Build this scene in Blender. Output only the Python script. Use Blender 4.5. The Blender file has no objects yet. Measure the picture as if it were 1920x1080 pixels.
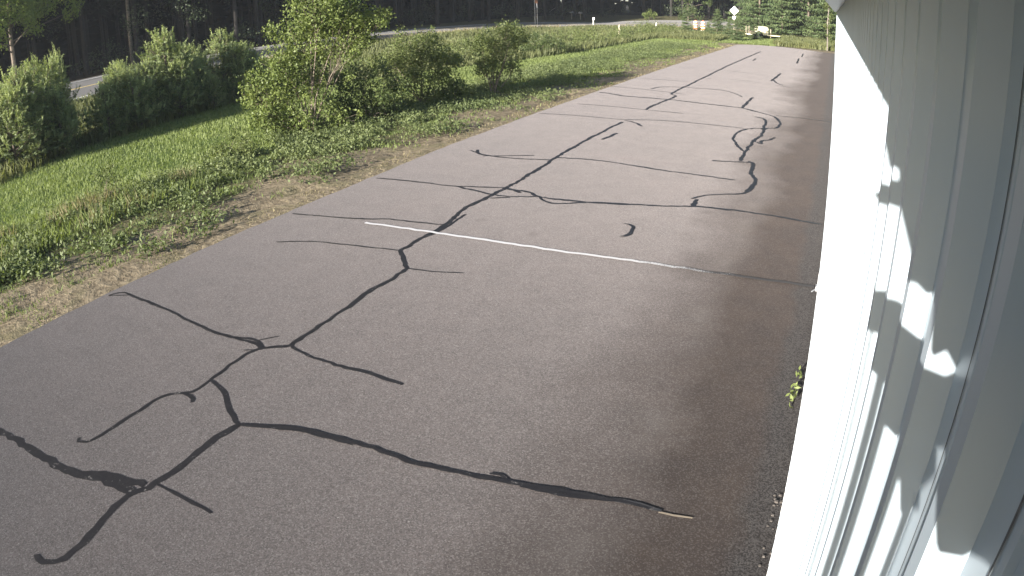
import bpy, math, random
import numpy as np
from mathutils import Vector, Matrix
random.seed(7); RNG = np.random.default_rng(11)
scene = bpy.context.scene
COL = scene.collection
R = math.radians

# ------------------------------------------------------------------ camera (wide security camera with barrel distortion)
CAM_H = 3.5
cd = bpy.data.cameras.new('security_camera_view'); cam = bpy.data.objects.new('security_camera_view', cd); COL.objects.link(cam)
right = Vector((0.90164877, 0.43148146, -0.02921047)); up = Vector((-0.14534469, 0.3659498, 0.9192147)); fwd = Vector((-0.40731367, 0.82456321, -0.39267173))
cam.matrix_world = Matrix(((right.x, up.x, -fwd.x, 0.0), (right.y, up.y, -fwd.y, 0.0), (right.z, up.z, -fwd.z, CAM_H), (0, 0, 0, 1)))
cd.type = 'PANO'; cd.panorama_type = 'FISHEYE_LENS_POLYNOMIAL'; cd.fisheye_fov = R(170)
cd.sensor_fit = 'HORIZONTAL'; cd.sensor_width = 36.0; cd.sensor_height = 20.25
cd.fisheye_polynomial_k0 = 0.0; cd.fisheye_polynomial_k1 = -0.040391; cd.fisheye_polynomial_k2 = 0.0; cd.fisheye_polynomial_k3 = 4.7e-7; cd.fisheye_polynomial_k4 = 0.0
cd.lens = 24.757; cd.clip_start = 0.01; cd.clip_end = 2000
scene.camera = cam

# ------------------------------------------------------------------ sky, sun, exposure
SUN_EL, SUN_PHI = 17.0, 14.0            # low evening sun behind the camera, almost along the hangar wall
world = bpy.data.worlds.new('World'); scene.world = world; world.use_nodes = True
wn = world.node_tree.nodes; sky = wn.new('ShaderNodeTexSky'); sky.sky_type = 'NISHITA'; sky.sun_disc = False
sky.sun_elevation = R(SUN_EL); sky.sun_rotation = R(180 + SUN_PHI); sky.dust_density = 1.0
world.node_tree.links.new(sky.outputs[0], wn['Background'].inputs[0]); wn['Background'].inputs[1].default_value = 0.055
sl = bpy.data.lights.new('sun', 'SUN'); sl.energy = 4.2; sl.angle = R(0.5); sl.color = (1.0, 0.935, 0.865)
sun = bpy.data.objects.new('sun', sl); COL.objects.link(sun)
sdir = Vector((math.sin(R(SUN_PHI)) * math.cos(R(SUN_EL)), math.cos(R(SUN_PHI)) * math.cos(R(SUN_EL)), -math.sin(R(SUN_EL))))
sun.rotation_euler = sdir.to_track_quat('-Z', 'Y').to_euler()
scene.view_settings.view_transform = 'Standard'; scene.view_settings.look = 'None'
scene.view_settings.exposure = 2.14; scene.view_settings.gamma = 1.0
scene.render.engine = 'CYCLES'
scene.cycles.max_bounces = 6; scene.cycles.transparent_max_bounces = 4; scene.cycles.use_denoising = True

# ------------------------------------------------------------------ helpers
def nt(name):
    m = bpy.data.materials.new(name); m.use_nodes = True
    t = m.node_tree; return m, t, t.nodes, t.links, t.nodes['Principled BSDF']

def noise(t, scale, detail=3, rough=.55, vec=None, dist=0.0):
    n = t.nodes.new('ShaderNodeTexNoise'); n.inputs['Scale'].default_value = scale; n.inputs['Detail'].default_value = detail
    n.inputs['Roughness'].default_value = rough; n.inputs['Distortion'].default_value = dist
    if vec is None:
        g = t.nodes.new('ShaderNodeNewGeometry'); vec = g.outputs['Position']
    t.links.new(vec, n.inputs['Vector']); return n

def ramp(t, src, p0, p1, c0=(0, 0, 0, 1), c1=(1, 1, 1, 1)):
    r = t.nodes.new('ShaderNodeValToRGB'); e = r.color_ramp.elements
    e[0].position = p0; e[1].position = p1; e[0].color = c0; e[1].color = c1
    t.links.new(src, r.inputs[0]); return r.outputs[0]

def mixc(t, fac, a, b, kind='MIX'):
    n = t.nodes.new('ShaderNodeMix'); n.data_type = 'RGBA'; n.blend_type = kind
    for v, s in ((fac, n.inputs[0]), (a, n.inputs[6]), (b, n.inputs[7])):
        if isinstance(v, (int, float)): s.default_value = v
        elif isinstance(v, tuple): s.default_value = (*v, 1) if len(v) == 3 else v
        else: t.links.new(v, s)
    return n.outputs[2]

def math_(t, op, a, b=None, clamp=False):
    n = t.nodes.new('ShaderNodeMath'); n.operation = op; n.use_clamp = clamp
    for v, s in ((a, n.inputs[0]), (b, n.inputs[1])):
        if v is None: continue
        if isinstance(v, (int, float)): s.default_value = v
        else: t.links.new(v, s)
    return n.outputs[0]

def sepxyz(t):
    g = t.nodes.new('ShaderNodeNewGeometry'); s = t.nodes.new('ShaderNodeSeparateXYZ')
    t.links.new(g.outputs['Position'], s.inputs[0]); return s.outputs

def bump(t, src, strength, dist, bs):
    b = t.nodes.new('ShaderNodeBump'); b.inputs['Strength'].default_value = strength; b.inputs['Distance'].default_value = dist
    t.links.new(src, b.inputs['Height']); t.links.new(b.outputs[0], bs.inputs['Normal'])

def plain(name, col, rough=.6, metal=0.0, var=.12, scale=9.0, spec=.5):
    m, t, n, l, b = nt(name)
    c = noise(t, scale, 4)
    l.new(mixc(t, ramp(t, c.outputs[0], .3, .7), tuple(x * (1 - var) for x in col), tuple(min(1, x * (1 + var)) for x in col)), b.inputs['Base Color'])
    b.inputs['Roughness'].default_value = rough; b.inputs['Metallic'].default_value = metal; b.inputs['Specular IOR Level'].default_value = spec
    return m

def leafmat(name, dark, light, trans=.35, rough=.55, clump=1.2, spec=.35):
    m, t, n, l, b = nt(name)
    a = n.new('ShaderNodeAttribute'); a.attribute_name = 'tone'
    c = noise(t, clump, 2)
    f = math_(t, 'ADD', math_(t, 'MULTIPLY', a.outputs['Fac'], .65), math_(t, 'MULTIPLY', ramp(t, c.outputs[0], .35, .65), .35), True)
    colr = mixc(t, f, dark, light)
    l.new(colr, b.inputs['Base Color']); b.inputs['Roughness'].default_value = rough; b.inputs['Specular IOR Level'].default_value = spec
    tr = n.new('ShaderNodeBsdfTranslucent'); l.new(mixc(t, 1.0, colr, (1.1, 1.15, .55), 'MULTIPLY'), tr.inputs[0])
    mx = n.new('ShaderNodeMixShader'); mx.inputs[0].default_value = trans
    l.new(b.outputs[0], mx.inputs[1]); l.new(tr.outputs[0], mx.inputs[2]); l.new(mx.outputs[0], n['Material Output'].inputs[0])
    return m

def tag(o, label=None, cat=None, group=None, kind=None):
    if label: o['label'] = label
    if cat: o['category'] = cat
    if group: o['group'] = group
    if kind: o['kind'] = kind
    return o

def empty(name, loc, label, cat, group=None, rz=0):
    o = bpy.data.objects.new(name, None); COL.objects.link(o); o.location = loc; o.rotation_euler = (0, 0, rz); o.empty_display_size = .2
    return tag(o, label, cat, group)

def link(name, me, mats, parent=None, smooth=False):
    for m in (mats if isinstance(mats, (list, tuple)) else [mats]): me.materials.append(m)
    o = bpy.data.objects.new(name, me); COL.objects.link(o)
    if parent: o.parent = parent
    if smooth: me.polygons.foreach_set('use_smooth', [True] * len(me.polygons))
    return o

def npmesh(name, V, F, tone=None):
    """V (n,3); F (m,k) equal-sided faces."""
    V = np.ascontiguousarray(V, dtype=np.float32); F = np.ascontiguousarray(F, dtype=np.int32)
    me = bpy.data.meshes.new(name); m, k = F.shape
    me.vertices.add(len(V)); me.vertices.foreach_set('co', V.ravel())
    me.loops.add(m * k); me.loops.foreach_set('vertex_index', F.ravel())
    me.polygons.add(m); me.polygons.foreach_set('loop_start', np.arange(0, m * k, k, dtype=np.int32))
    try: me.polygons.foreach_set('loop_total', np.full(m, k, dtype=np.int32))
    except Exception: pass
    me.update(calc_edges=True)
    if tone is not None:
        a = me.attributes.new('tone', 'FLOAT', 'POINT'); a.data.foreach_set('value', np.ascontiguousarray(tone, dtype=np.float32))
    me.validate(); return me

class MB:
    def __init__(s): s.v = []; s.f = []
    def add(s, vs, fs):
        o = len(s.v); s.v += [tuple(v) for v in vs]; s.f += [tuple(i + o for i in f) for f in fs]; return s
    def box(s, x0, x1, y0, y1, z0, z1):
        return s.add([(x0, y0, z0), (x1, y0, z0), (x1, y1, z0), (x0, y1, z0), (x0, y0, z1), (x1, y0, z1), (x1, y1, z1), (x0, y1, z1)],
                     [(3, 2, 1, 0), (4, 5, 6, 7), (0, 1, 5, 4), (1, 2, 6, 5), (2, 3, 7, 6), (3, 0, 4, 7)])
    def tube(s, pts, rad, seg=8, caps=True):
        pts = [Vector(p) for p in pts]; n = len(pts); rad = rad if isinstance(rad, (list, tuple)) else [rad] * n
        vs = []; prev = None
        for i, p in enumerate(pts):
            d = (pts[min(i + 1, n - 1)] - pts[max(i - 1, 0)]).normalized()
            a = Vector((0, 0, 1)) if abs(d.z) < .9 else Vector((1, 0, 0))
            if prev is None: u = d.cross(a).normalized()
            else:
                u = prev - d * prev.dot(d)
                u = u.normalized() if u.length > 1e-6 else d.cross(a).normalized()
            prev = u; w = d.cross(u)
            for k in range(seg):
                an = 2 * math.pi * k / seg; vs.append(p + (u * math.cos(an) + w * math.sin(an)) * rad[i])
        fs = [(i * seg + k, i * seg + (k + 1) % seg, (i + 1) * seg + (k + 1) % seg, (i + 1) * seg + k) for i in range(n - 1) for k in range(seg)]
        if caps: fs += [tuple(range(seg))[::-1], tuple(range((n - 1) * seg, n * seg))]
        return s.add(vs, fs)
    def lathe(s, prof, seg=20, c=(0, 0, 0), axis='z'):
        vs = []
        for r, h in prof:
            for k in range(seg):
                a = 2 * math.pi * k / seg; q = (r * math.cos(a), r * math.sin(a), h)
                if axis == 'y': q = (q[0], h, q[1])
                if axis == 'x': q = (h, q[0], q[1])
                vs.append((q[0] + c[0], q[1] + c[1], q[2] + c[2]))
        n = len(prof)
        fs = [(i * seg + k, i * seg + (k + 1) % seg, (i + 1) * seg + (k + 1) % seg, (i + 1) * seg + k) for i in range(n - 1) for k in range(seg)]
        fs += [tuple(range(seg))[::-1], tuple(range((n - 1) * seg, n * seg))]
        return s.add(vs, fs)
    def prism(s, poly, y0, y1):            # polygon in x,z extruded along y
        n = len(poly); vs = [(x, y0, z) for x, z in poly] + [(x, y1, z) for x, z in poly]
        return s.add(vs, [tuple(range(n)), tuple(range(2 * n - 1, n - 1, -1))] + [(i, i + n, (i + 1) % n + n, (i + 1) % n) for i in range(n)])
    def build(s, name, mat, parent=None, smooth=False, bevel=0.0):
        me = bpy.data.meshes.new(name); me.from_pydata(s.v, [], s.f); me.validate()
        o = link(name, me, mat, parent, smooth)
        if bevel:
            b = o.modifiers.new('bevel', 'BEVEL'); b.width = bevel; b.segments = 2; b.limit_method = 'ANGLE'; b.angle_limit = R(40)
        return o

def copy_tree(o, parent=None):
    c = o.copy(); COL.objects.link(c); c.parent = parent
    for ch in o.children: copy_tree(ch, c)
    return c

def gz(x, y):
    """height of the land: flat by the apron, a low bank up to the highway"""
    x = np.asarray(x, float); y = np.asarray(y, float)
    q = np.maximum(-x, np.where(y > 90, 26 + (y - 90) * .7, -99.0))
    s = np.clip((q - 27) / 24, 0, 1); return 1.3 * s * s * (3 - 2 * s)

# ------------------------------------------------------------------ materials of the setting
def asphalt_mat():
    m, t, n, l, b = nt('weathered_asphalt'); xyz = sepxyz(t)
    vg = n.new('ShaderNodeTexVoronoi'); vg.inputs['Scale'].default_value = 95; gg = n.new('ShaderNodeNewGeometry'); l.new(gg.outputs['Position'], vg.inputs['Vector'])
    sg = n.new('ShaderNodeSeparateColor'); l.new(vg.outputs['Color'], sg.inputs[0])
    nz = noise(t, 75, 2, .8); mid = noise(t, 22, 3, .7)
    class fine: outputs = [math_(t, 'ADD', math_(t, 'MULTIPLY', sg.outputs[0], .42), math_(t, 'MULTIPLY', nz.outputs[0], .58))]
    big = noise(t, .55, 4, .6); blot = noise(t, 2.6, 4, .6)
    # lens falloff and grazing-view brightening put into the base colour, paler towards the far end
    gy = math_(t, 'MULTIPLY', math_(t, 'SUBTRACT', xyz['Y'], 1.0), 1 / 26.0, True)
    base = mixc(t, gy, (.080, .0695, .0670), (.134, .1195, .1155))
    base = mixc(t, math_(t, 'MULTIPLY', ramp(t, big.outputs[0], .35, .68), .5), base, mixc(t, .5, base, (.075, .070, .069)))
    base = mixc(t, math_(t, 'MULTIPLY', ramp(t, blot.outputs[0], .42, .62), .18), base, (.045, .041, .040))
    base = mixc(t, math_(t, 'MULTIPLY', ramp(t, fine.outputs[0], .30, .48, (1, 1, 1, 1), (0, 0, 0, 1)), .48), base, (.012, .0115, .0115))
    base = mixc(t, math_(t, 'MULTIPLY', ramp(t, fine.outputs[0], .58, .72), .45), base, (.21, .20, .195))
    base = mixc(t, math_(t, 'MULTIPLY', ramp(t, mid.outputs[0], .40, .62), .25), base, (.095, .09, .088))
    v = n.new('ShaderNodeTexVoronoi'); v.inputs['Scale'].default_value = 5.0; g = n.new('ShaderNodeNewGeometry'); l.new(g.outputs['Position'], v.inputs['Vector'])
    base = mixc(t, math_(t, 'MULTIPLY', ramp(t, v.outputs['Distance'], .03, .05, (1, 1, 1, 1), (0, 0, 0, 1)), .6), base, (.22, .21, .20))
    v2 = n.new('ShaderNodeTexVoronoi'); v2.inputs['Scale'].default_value = .8; l.new(g.outputs['Position'], v2.inputs['Vector'])
    base = mixc(t, math_(t, 'MULTIPLY', ramp(t, math_(t, 'ADD', v2.outputs['Distance'], math_(t, 'MULTIPLY', blot.outputs[0], .12)), .10, .17, (1, 1, 1, 1), (0, 0, 0, 1)), .28), base, (.04, .035, .033))
    # damp, dirty band that runs along the hangar
    wob = noise(t, .22, 4, .6); wob2 = noise(t, 1.1, 4, .65)
    e = math_(t, 'ADD', xyz['X'], math_(t, 'MULTIPLY', math_(t, 'SUBTRACT', wob.outputs[0], .5), 2.2))
    e = math_(t, 'ADD', e, math_(t, 'MULTIPLY', math_(t, 'SUBTRACT', wob2.outputs[0], .5), .9))
    s = math_(t, 'MULTIPLY', math_(t, 'ADD', e, 2.35), 1 / 1.5, True)
    spatch = noise(t, 1.6, 5, .65)
    stain = mixc(t, ramp(t, spatch.outputs[0], .35, .7), (.0150, .0106, .0086), (.0240, .0170, .0128))
    stain = mixc(t, math_(t, 'MULTIPLY', ramp(t, fine.outputs[0], .55, .70), .28), stain, (.10, .09, .082))
    # dried silt trail inside the band
    tx = math_(t, 'ABSOLUTE', math_(t, 'ADD', math_(t, 'ADD', xyz['X'], 1.25), math_(t, 'MULTIPLY', math_(t, 'SUBTRACT', wob.outputs[0], .5), .9)))
    tr = math_(t, 'SUBTRACT', 1.0, math_(t, 'MULTIPLY', tx, 3.2), True)
    tr = math_(t, 'MULTIPLY', math_(t, 'MULTIPLY', tr, ramp(t, wob2.outputs[0], .45, .62)), .42)
    stain = mixc(t, tr, stain, (.085, .078, .072))
    col = mixc(t, math_(t, 'MULTIPLY', s, .86), base, stain)
    # crumbled edge at the wall
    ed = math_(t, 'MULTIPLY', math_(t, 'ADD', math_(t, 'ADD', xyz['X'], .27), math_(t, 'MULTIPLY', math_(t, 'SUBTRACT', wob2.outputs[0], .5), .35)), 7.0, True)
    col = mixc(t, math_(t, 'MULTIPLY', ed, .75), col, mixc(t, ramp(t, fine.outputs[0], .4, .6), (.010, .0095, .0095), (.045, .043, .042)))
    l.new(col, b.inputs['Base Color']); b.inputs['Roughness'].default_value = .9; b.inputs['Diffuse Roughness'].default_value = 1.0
    b.inputs['Specular IOR Level'].default_value = .35
    bump(t, math_(t, 'ADD', fine.outputs[0], math_(t, 'MULTIPLY', mid.outputs[0], .6)), .4, .004, b)
    return m

def seal_mat(name, col, light):
    m, t, n, l, b = nt(name); a = noise(t, 14, 4, .7); f = noise(t, 90, 2, .7)
    c = mixc(t, ramp(t, a.outputs[0], .45, .75), col, light)
    c = mixc(t, math_(t, 'MULTIPLY', ramp(t, f.outputs[0], .6, .72), .4), c, (.06, .056, .054))
    w = noise(t, 9, 3, .6); w2 = noise(t, 42, 2, .6); c = mixc(t, math_(t, 'MULTIPLY', ramp(t, w.outputs[0], .60, .66), ramp(t, w2.outputs[0], .52, .60)), c, (.13, .12, .11))
    l.new(c, b.inputs['Base Color']); b.inputs['Roughness'].default_value = .5; b.inputs['Specular IOR Level'].default_value = .35
    bump(t, f.outputs[0], .3, .003, b); return m

def paint_mat():
    m, t, n, l, b = nt('worn_white_paint'); xyz = sepxyz(t)
    a = noise(t, 45, 3, .75); c2 = noise(t, 5, 3, .6)
    wear = math_(t, 'ADD', math_(t, 'MULTIPLY', math_(t, 'ADD', xyz['X'], 3.6), .15, True), math_(t, 'MULTIPLY', a.outputs[0], .52))
    wear = ramp(t, math_(t, 'ADD', wear, math_(t, 'MULTIPLY', math_(t, 'SUBTRACT', c2.outputs[0], .5), .25)), .44, .60)
    l.new(mixc(t, wear, (.50, .49, .48), (.040, .036, .033)), b.inputs['Base Color']); b.inputs['Roughness'].default_value = .7
    return m

def ground_mat():
    m, t, n, l, b = nt('ground_soil_and_turf')
    a = n.new('ShaderNodeVertexColor'); a.layer_name = 'zone'; s = n.new('ShaderNodeSeparateColor'); l.new(a.outputs[0], s.inputs[0])
    f1 = noise(t, 7, 5, .65); f2 = noise(t, 1.3, 4, .6); f3 = noise(t, 34, 3, .7)
    weedy = mixc(t, ramp(t, f1.outputs[0], .35, .65), (.12, .10, .062), (.075, .085, .03))
    dirt = mixc(t, ramp(t, f1.outputs[0], .38, .62), (.135, .108, .072), (.255, .21, .14))
    dirt = mixc(t, math_(t, 'MULTIPLY', ramp(t, f2.outputs[0], .5, .62), .45), dirt, (.12, .115, .06))
    dirt = mixc(t, math_(t, 'MULTIPLY', ramp(t, f3.outputs[0], .5, .7), .3), dirt, (.26, .215, .155))
    lawn = mixc(t, ramp(t, f1.outputs[0], .35, .65), (.055, .09, .022), (.11, .15, .04))
    verge = mixc(t, ramp(t, f1.outputs[0], .35, .65), (.26, .21, .13), (.16, .15, .07))
    wood = mixc(t, ramp(t, f1.outputs[0], .35, .65), (.03, .022, .014), (.045, .035, .02))
    def soft(x): return ramp(t, math_(t, 'ADD', x, math_(t, 'MULTIPLY', math_(t, 'SUBTRACT', f1.outputs[0], .5), .9)), .38, .62)
    c = mixc(t, soft(s.outputs[0]), weedy, dirt); c = mixc(t, soft(s.outputs[1]), c, lawn); c = mixc(t, soft(s.outputs[2]), c, verge)
    c = mixc(t, a.outputs['Alpha'], wood, c)
    l.new(c, b.inputs['Base Color']); b.inputs['Roughness'].default_value = 1.0; b.inputs['Specular IOR Level'].default_value = .1
    bump(t, math_(t, 'ADD', math_(t, 'ADD', f1.outputs[0], math_(t, 'MULTIPLY', f3.outputs[0], .35)), math_(t, 'MULTIPLY', f2.outputs[0], .8)), 1.0, .09, b)
    return m

def road_mat():
    m, t, n, l, b = nt('highway_asphalt'); f = noise(t, 30, 3, .7); g = noise(t, .7, 3)
    c = mixc(t, ramp(t, f.outputs[0], .3, .7), (.085, .083, .08), (.13, .125, .12)); c = mixc(t, math_(t, 'MULTIPLY', g.outputs[0], .5), c, (.085, .085, .088))
    l.new(c, b.inputs['Base Color']); b.inputs['Roughness'].default_value = .9; b.inputs['Diffuse Roughness'].default_value = 1.0; b.inputs['Specular IOR Level'].default_value = .12; return m

def wall_mat():
    m, t, n, l, b = nt('white_painted_steel'); f = noise(t, 1.5, 4, .6); g = noise(t, 40, 2, .6); xyz = sepxyz(t)
    c = mixc(t, ramp(t, f.outputs[0], .35, .7), (.35, .415, .46), (.39, .455, .50))
    dirt = math_(t, 'SUBTRACT', 1.0, math_(t, 'MULTIPLY', math_(t, 'SUBTRACT', xyz['Z'], .1), 4.0), True)
    c = mixc(t, math_(t, 'MULTIPLY', dirt, ramp(t, g.outputs[0], .45, .65)), c, (.45, .41, .34))
    l.new(c, b.inputs['Base Color']); b.inputs['Roughness'].default_value = .38; b.inputs['Specular IOR Level'].default_value = .4
    bump(t, noise(t, 3.0, 2).outputs[0], .06, .01, b); return m

M = dict(
    asphalt=asphalt_mat(), seal=seal_mat('tar_crack_sealant', (.0125, .0105, .0098), (.022, .019, .0175)), seal_thin=seal_mat('faded_crack', (.030, .028, .0275), (.045, .042, .041)),
    sand=plain('sand_filled_crack', (.22, .18, .13), .9), paint=paint_mat(), ground=ground_mat(), road=road_mat(), wall=wall_mat(),
    roadline=plain('road_marking_white', (.6, .6, .57), .7), roadyellow=plain('road_marking_yellow', (.55, .42, .16), .7),
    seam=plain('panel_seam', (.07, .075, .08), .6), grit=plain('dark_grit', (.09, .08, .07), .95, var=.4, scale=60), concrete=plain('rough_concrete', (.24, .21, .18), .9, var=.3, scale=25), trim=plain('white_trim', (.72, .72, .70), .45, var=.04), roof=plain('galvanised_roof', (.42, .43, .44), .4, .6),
    bark=plain('grey_brown_bark', (.13, .105, .08), .9, var=.35, scale=14), palebark=plain('pale_bark', (.17, .15, .125), .9, var=.5, scale=9),
    twig=plain('grey_twig', (.16, .13, .10), .9, var=.3, scale=20), darkbark=plain('forest_pine_bark', (.018, .016, .014), .95, var=.4, scale=5),
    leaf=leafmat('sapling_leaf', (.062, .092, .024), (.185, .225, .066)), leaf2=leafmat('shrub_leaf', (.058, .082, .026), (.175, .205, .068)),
    leafdark=leafmat('shaded_shrub_leaf', (.042, .066, .022), (.10, .13, .042)), oak=leafmat('broadleaf_bough', (.10, .15, .035), (.27, .33, .09), .45),  # leafdark: darker copy of the shrub leaf, shade put into its colour
    pine=leafmat('young_pine_needles', (.085, .12, .052), (.44, .49, .25), .4, .6, 2.5), candle=leafmat('pale_pine_candles', (.12, .16, .07), (.24, .27, .13), .2),
    bigpine=leafmat('mature_pine_needles', (.050, .085, .032), (.135, .175, .070), .25, .6, .5), forest=leafmat('forest_canopy', (.008, .013, .007), (.018, .027, .012), .12, .7, .3, .1),
    under=leafmat('undergrowth_leaf', (.02, .032, .014), (.05, .07, .028), .2), farwood=leafmat('deep_wood', (.006, .009, .006), (.012, .016, .009), .0, .9, .2, 0.0),
    grass=leafmat('mown_grass', (.110, .148, .046), (.225, .270, .095), .4, .6, 1.6), weed=leafmat('broadleaf_weed', (.075, .105, .038), (.175, .205, .085), .35, .6, 1.6),
    straw=leafmat('dry_straw', (.16, .14, .075), (.32, .275, .16), .3, .7), tall=leafmat('tall_verge_weeds', (.072, .090, .034), (.165, .175, .070), .35, .6, .8),
    black=plain('black_plastic', (.02, .02, .02), .5), white=plain('white_plastic', (.75, .75, .73), .4), steel=plain('galvanised_steel', (.38, .39, .40), .45, .5),
    wood=plain('weathered_wood', (.36, .31, .23), .85, var=.25, scale=20), orange=plain('traffic_orange', (.80, .22, .05), .5), cream=plain('cream_paint', (.72, .66, .44), .45, var=.05),
    rubber=plain('tyre_rubber', (.018, .018, .018), .85), signback=plain('sign_face', (.50, .52, .50), .4, .1, var=.05), redwood=plain('rusty_brown', (.20, .10, .06), .8),
)

# ------------------------------------------------------------------ the ground
def axis(parts):
    out = []
    for a, b, s in parts: out += list(np.arange(a, b, s))
    return np.array(sorted(set(np.round(out, 3))))
xs = axis([(-420, -110, 31), (-110, -60, 5), (-60, -30, 1), (-30, -17, .5), (-17, -8.8, .2), (-8.8, 20, 3.2), (20, 330, 31)])
ys = axis([(-160, 0, 10), (0, 34, .25), (34, 72, .5), (72, 125, 1), (125, 800, 37)])
X, Y = np.meshgrid(xs, ys); Z = gz(X, Y) - .035
rng = np.random.default_rng(3)
def vnoise(x, y, s, seed):
    r = np.random.default_rng(seed); T = r.random((256, 256)); u, v = x / s, y / s
    i, j = np.floor(u).astype(int), np.floor(v).astype(int); a, b = u - i, v - j; a = a * a * (3 - 2 * a); b = b * b * (3 - 2 * b)
    g = lambda p, q: T[p % 256, q % 256]
    return (g(i, j) * (1 - a) * (1 - b) + g(i + 1, j) * a * (1 - b) + g(i, j + 1) * (1 - a) * b + g(i + 1, j + 1) * a * b)
soil = np.clip((-9.25 - X) / .6, 0, 1) * np.clip((X + 20) / 2, 0, 1) * (Y > -2)
Z += soil * ((vnoise(X, Y, .55, 1) - .5) * .075 + (vnoise(X, Y, 1.9, 2) - .5) * .10)
rut = np.abs(X + 9.95 + .25 * np.sin(Y * .22)); Z -= .10 * np.exp(-(rut / .13) ** 2) * (Y > 2) * (Y < 26)
rut2 = np.abs(X + 10.45 + .2 * np.sin(Y * .3 + 1)); Z -= .08 * np.exp(-(rut2 / .1) ** 2) * (Y > 3) * (Y < 18)
Z += .02 * np.exp(-((X + 9.3) / .2) ** 2) * 0
V = np.stack([X.ravel(), Y.ravel(), Z.ravel()], 1); nx = len(xs); ny = len(ys)
I = np.arange((ny - 1) * nx).reshape(ny - 1, nx)[:, :-1].ravel(); F = np.stack([I, I + 1, I + nx + 1, I + nx], 1)
me = npmesh('ground', V, F)
edge_x = lambda y: np.interp(y, [0, 9, 13, 22, 30, 39, 47, 82, 130], [-20.5, -21.9, -23.6, -24.3, -21.5, -18.3, -17.2, -17.0, -17.0])      # where the mown grass ends
xf, yf = X.ravel(), Y.ravel(); n1 = vnoise(xf, yf, 2.5, 5) - .5; n2 = vnoise(xf, yf, 7, 6) - .5
dirt = np.clip(1 - (-11.2 - xf + n1 * 1.8 + n2 * 1.5) / .9, 0, 1) * (xf > -30) * np.where(yf > 67.5, 0, 1); dirt = np.where(yf > 64, np.maximum(dirt * (xf < -8.9), ((xf > -11) & (yf < 67.2)) * 1.0), dirt)
lawn = ((xf < -14.3 + n1) & (xf > edge_x(yf)) & (yf > 0)) * 1.0; lawn = np.maximum(lawn, ((xf < -12.6 + n1) & (xf > edge_x(yf)) & (yf > 34)) * 1.0)
verge = np.exp(-((xf + 36.8) / 1.3) ** 2) * (yf < 82); verge = np.maximum(verge, ((yf > 88) & (yf < 99) & (xf > -30)) * .8)
wood = np.where((xf < -48.5) | (yf > 122), 0.0, 1.0)
ca = me.color_attributes.new('zone', 'FLOAT_COLOR', 'POINT'); ca.data.foreach_set('color', np.stack([dirt, lawn, verge, wood], 1).astype(np.float32).ravel())
tag(link('ground', me, M['ground'], smooth=True), kind='structure')

# ------------------------------------------------------------------ the apron with its sealed cracks and painted line
lx = [(-9.0, -6), (-9.03, 2), (-9.06, 5), (-9.04, 8), (-9.0, 11), (-9.05, 15), (-9.0, 20), (-8.95, 28), (-8.92, 40), (-8.82, 55), (-8.8, 64.4)]
rim = []
for (x0, y0), (x1, y1) in zip(lx, lx[1:]):
    k = max(2, int((y1 - y0) / .25))
    for i in range(k):
        u = i / k; rim.append((x0 + (x1 - x0) * u + random.uniform(-.022, .022), y0 + (y1 - y0) * u))
far = [(-8.8, 64.6), (-8.0, 66.0), (-6.8, 66.7), (-4.6, 66.4), (-2.5, 64.9), (.1, 63.4), (2.5, 62.0)]
top = rim + far + [(2.5, -6)]
mb = MB(); n = len(top)
mb.add([(x, y, 0) for x, y in top] + [(x - (.05 if x < -8 else 0), y, -.12) for x, y in top], [tuple(range(n))[::-1]] + [(i, (i + 1) % n, (i + 1) % n + n, i + n) for i in range(n)])
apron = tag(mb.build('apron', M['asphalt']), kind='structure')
# triangulate cleanly with a simple grid instead of one big polygon is not needed: the sheet is flat

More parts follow.
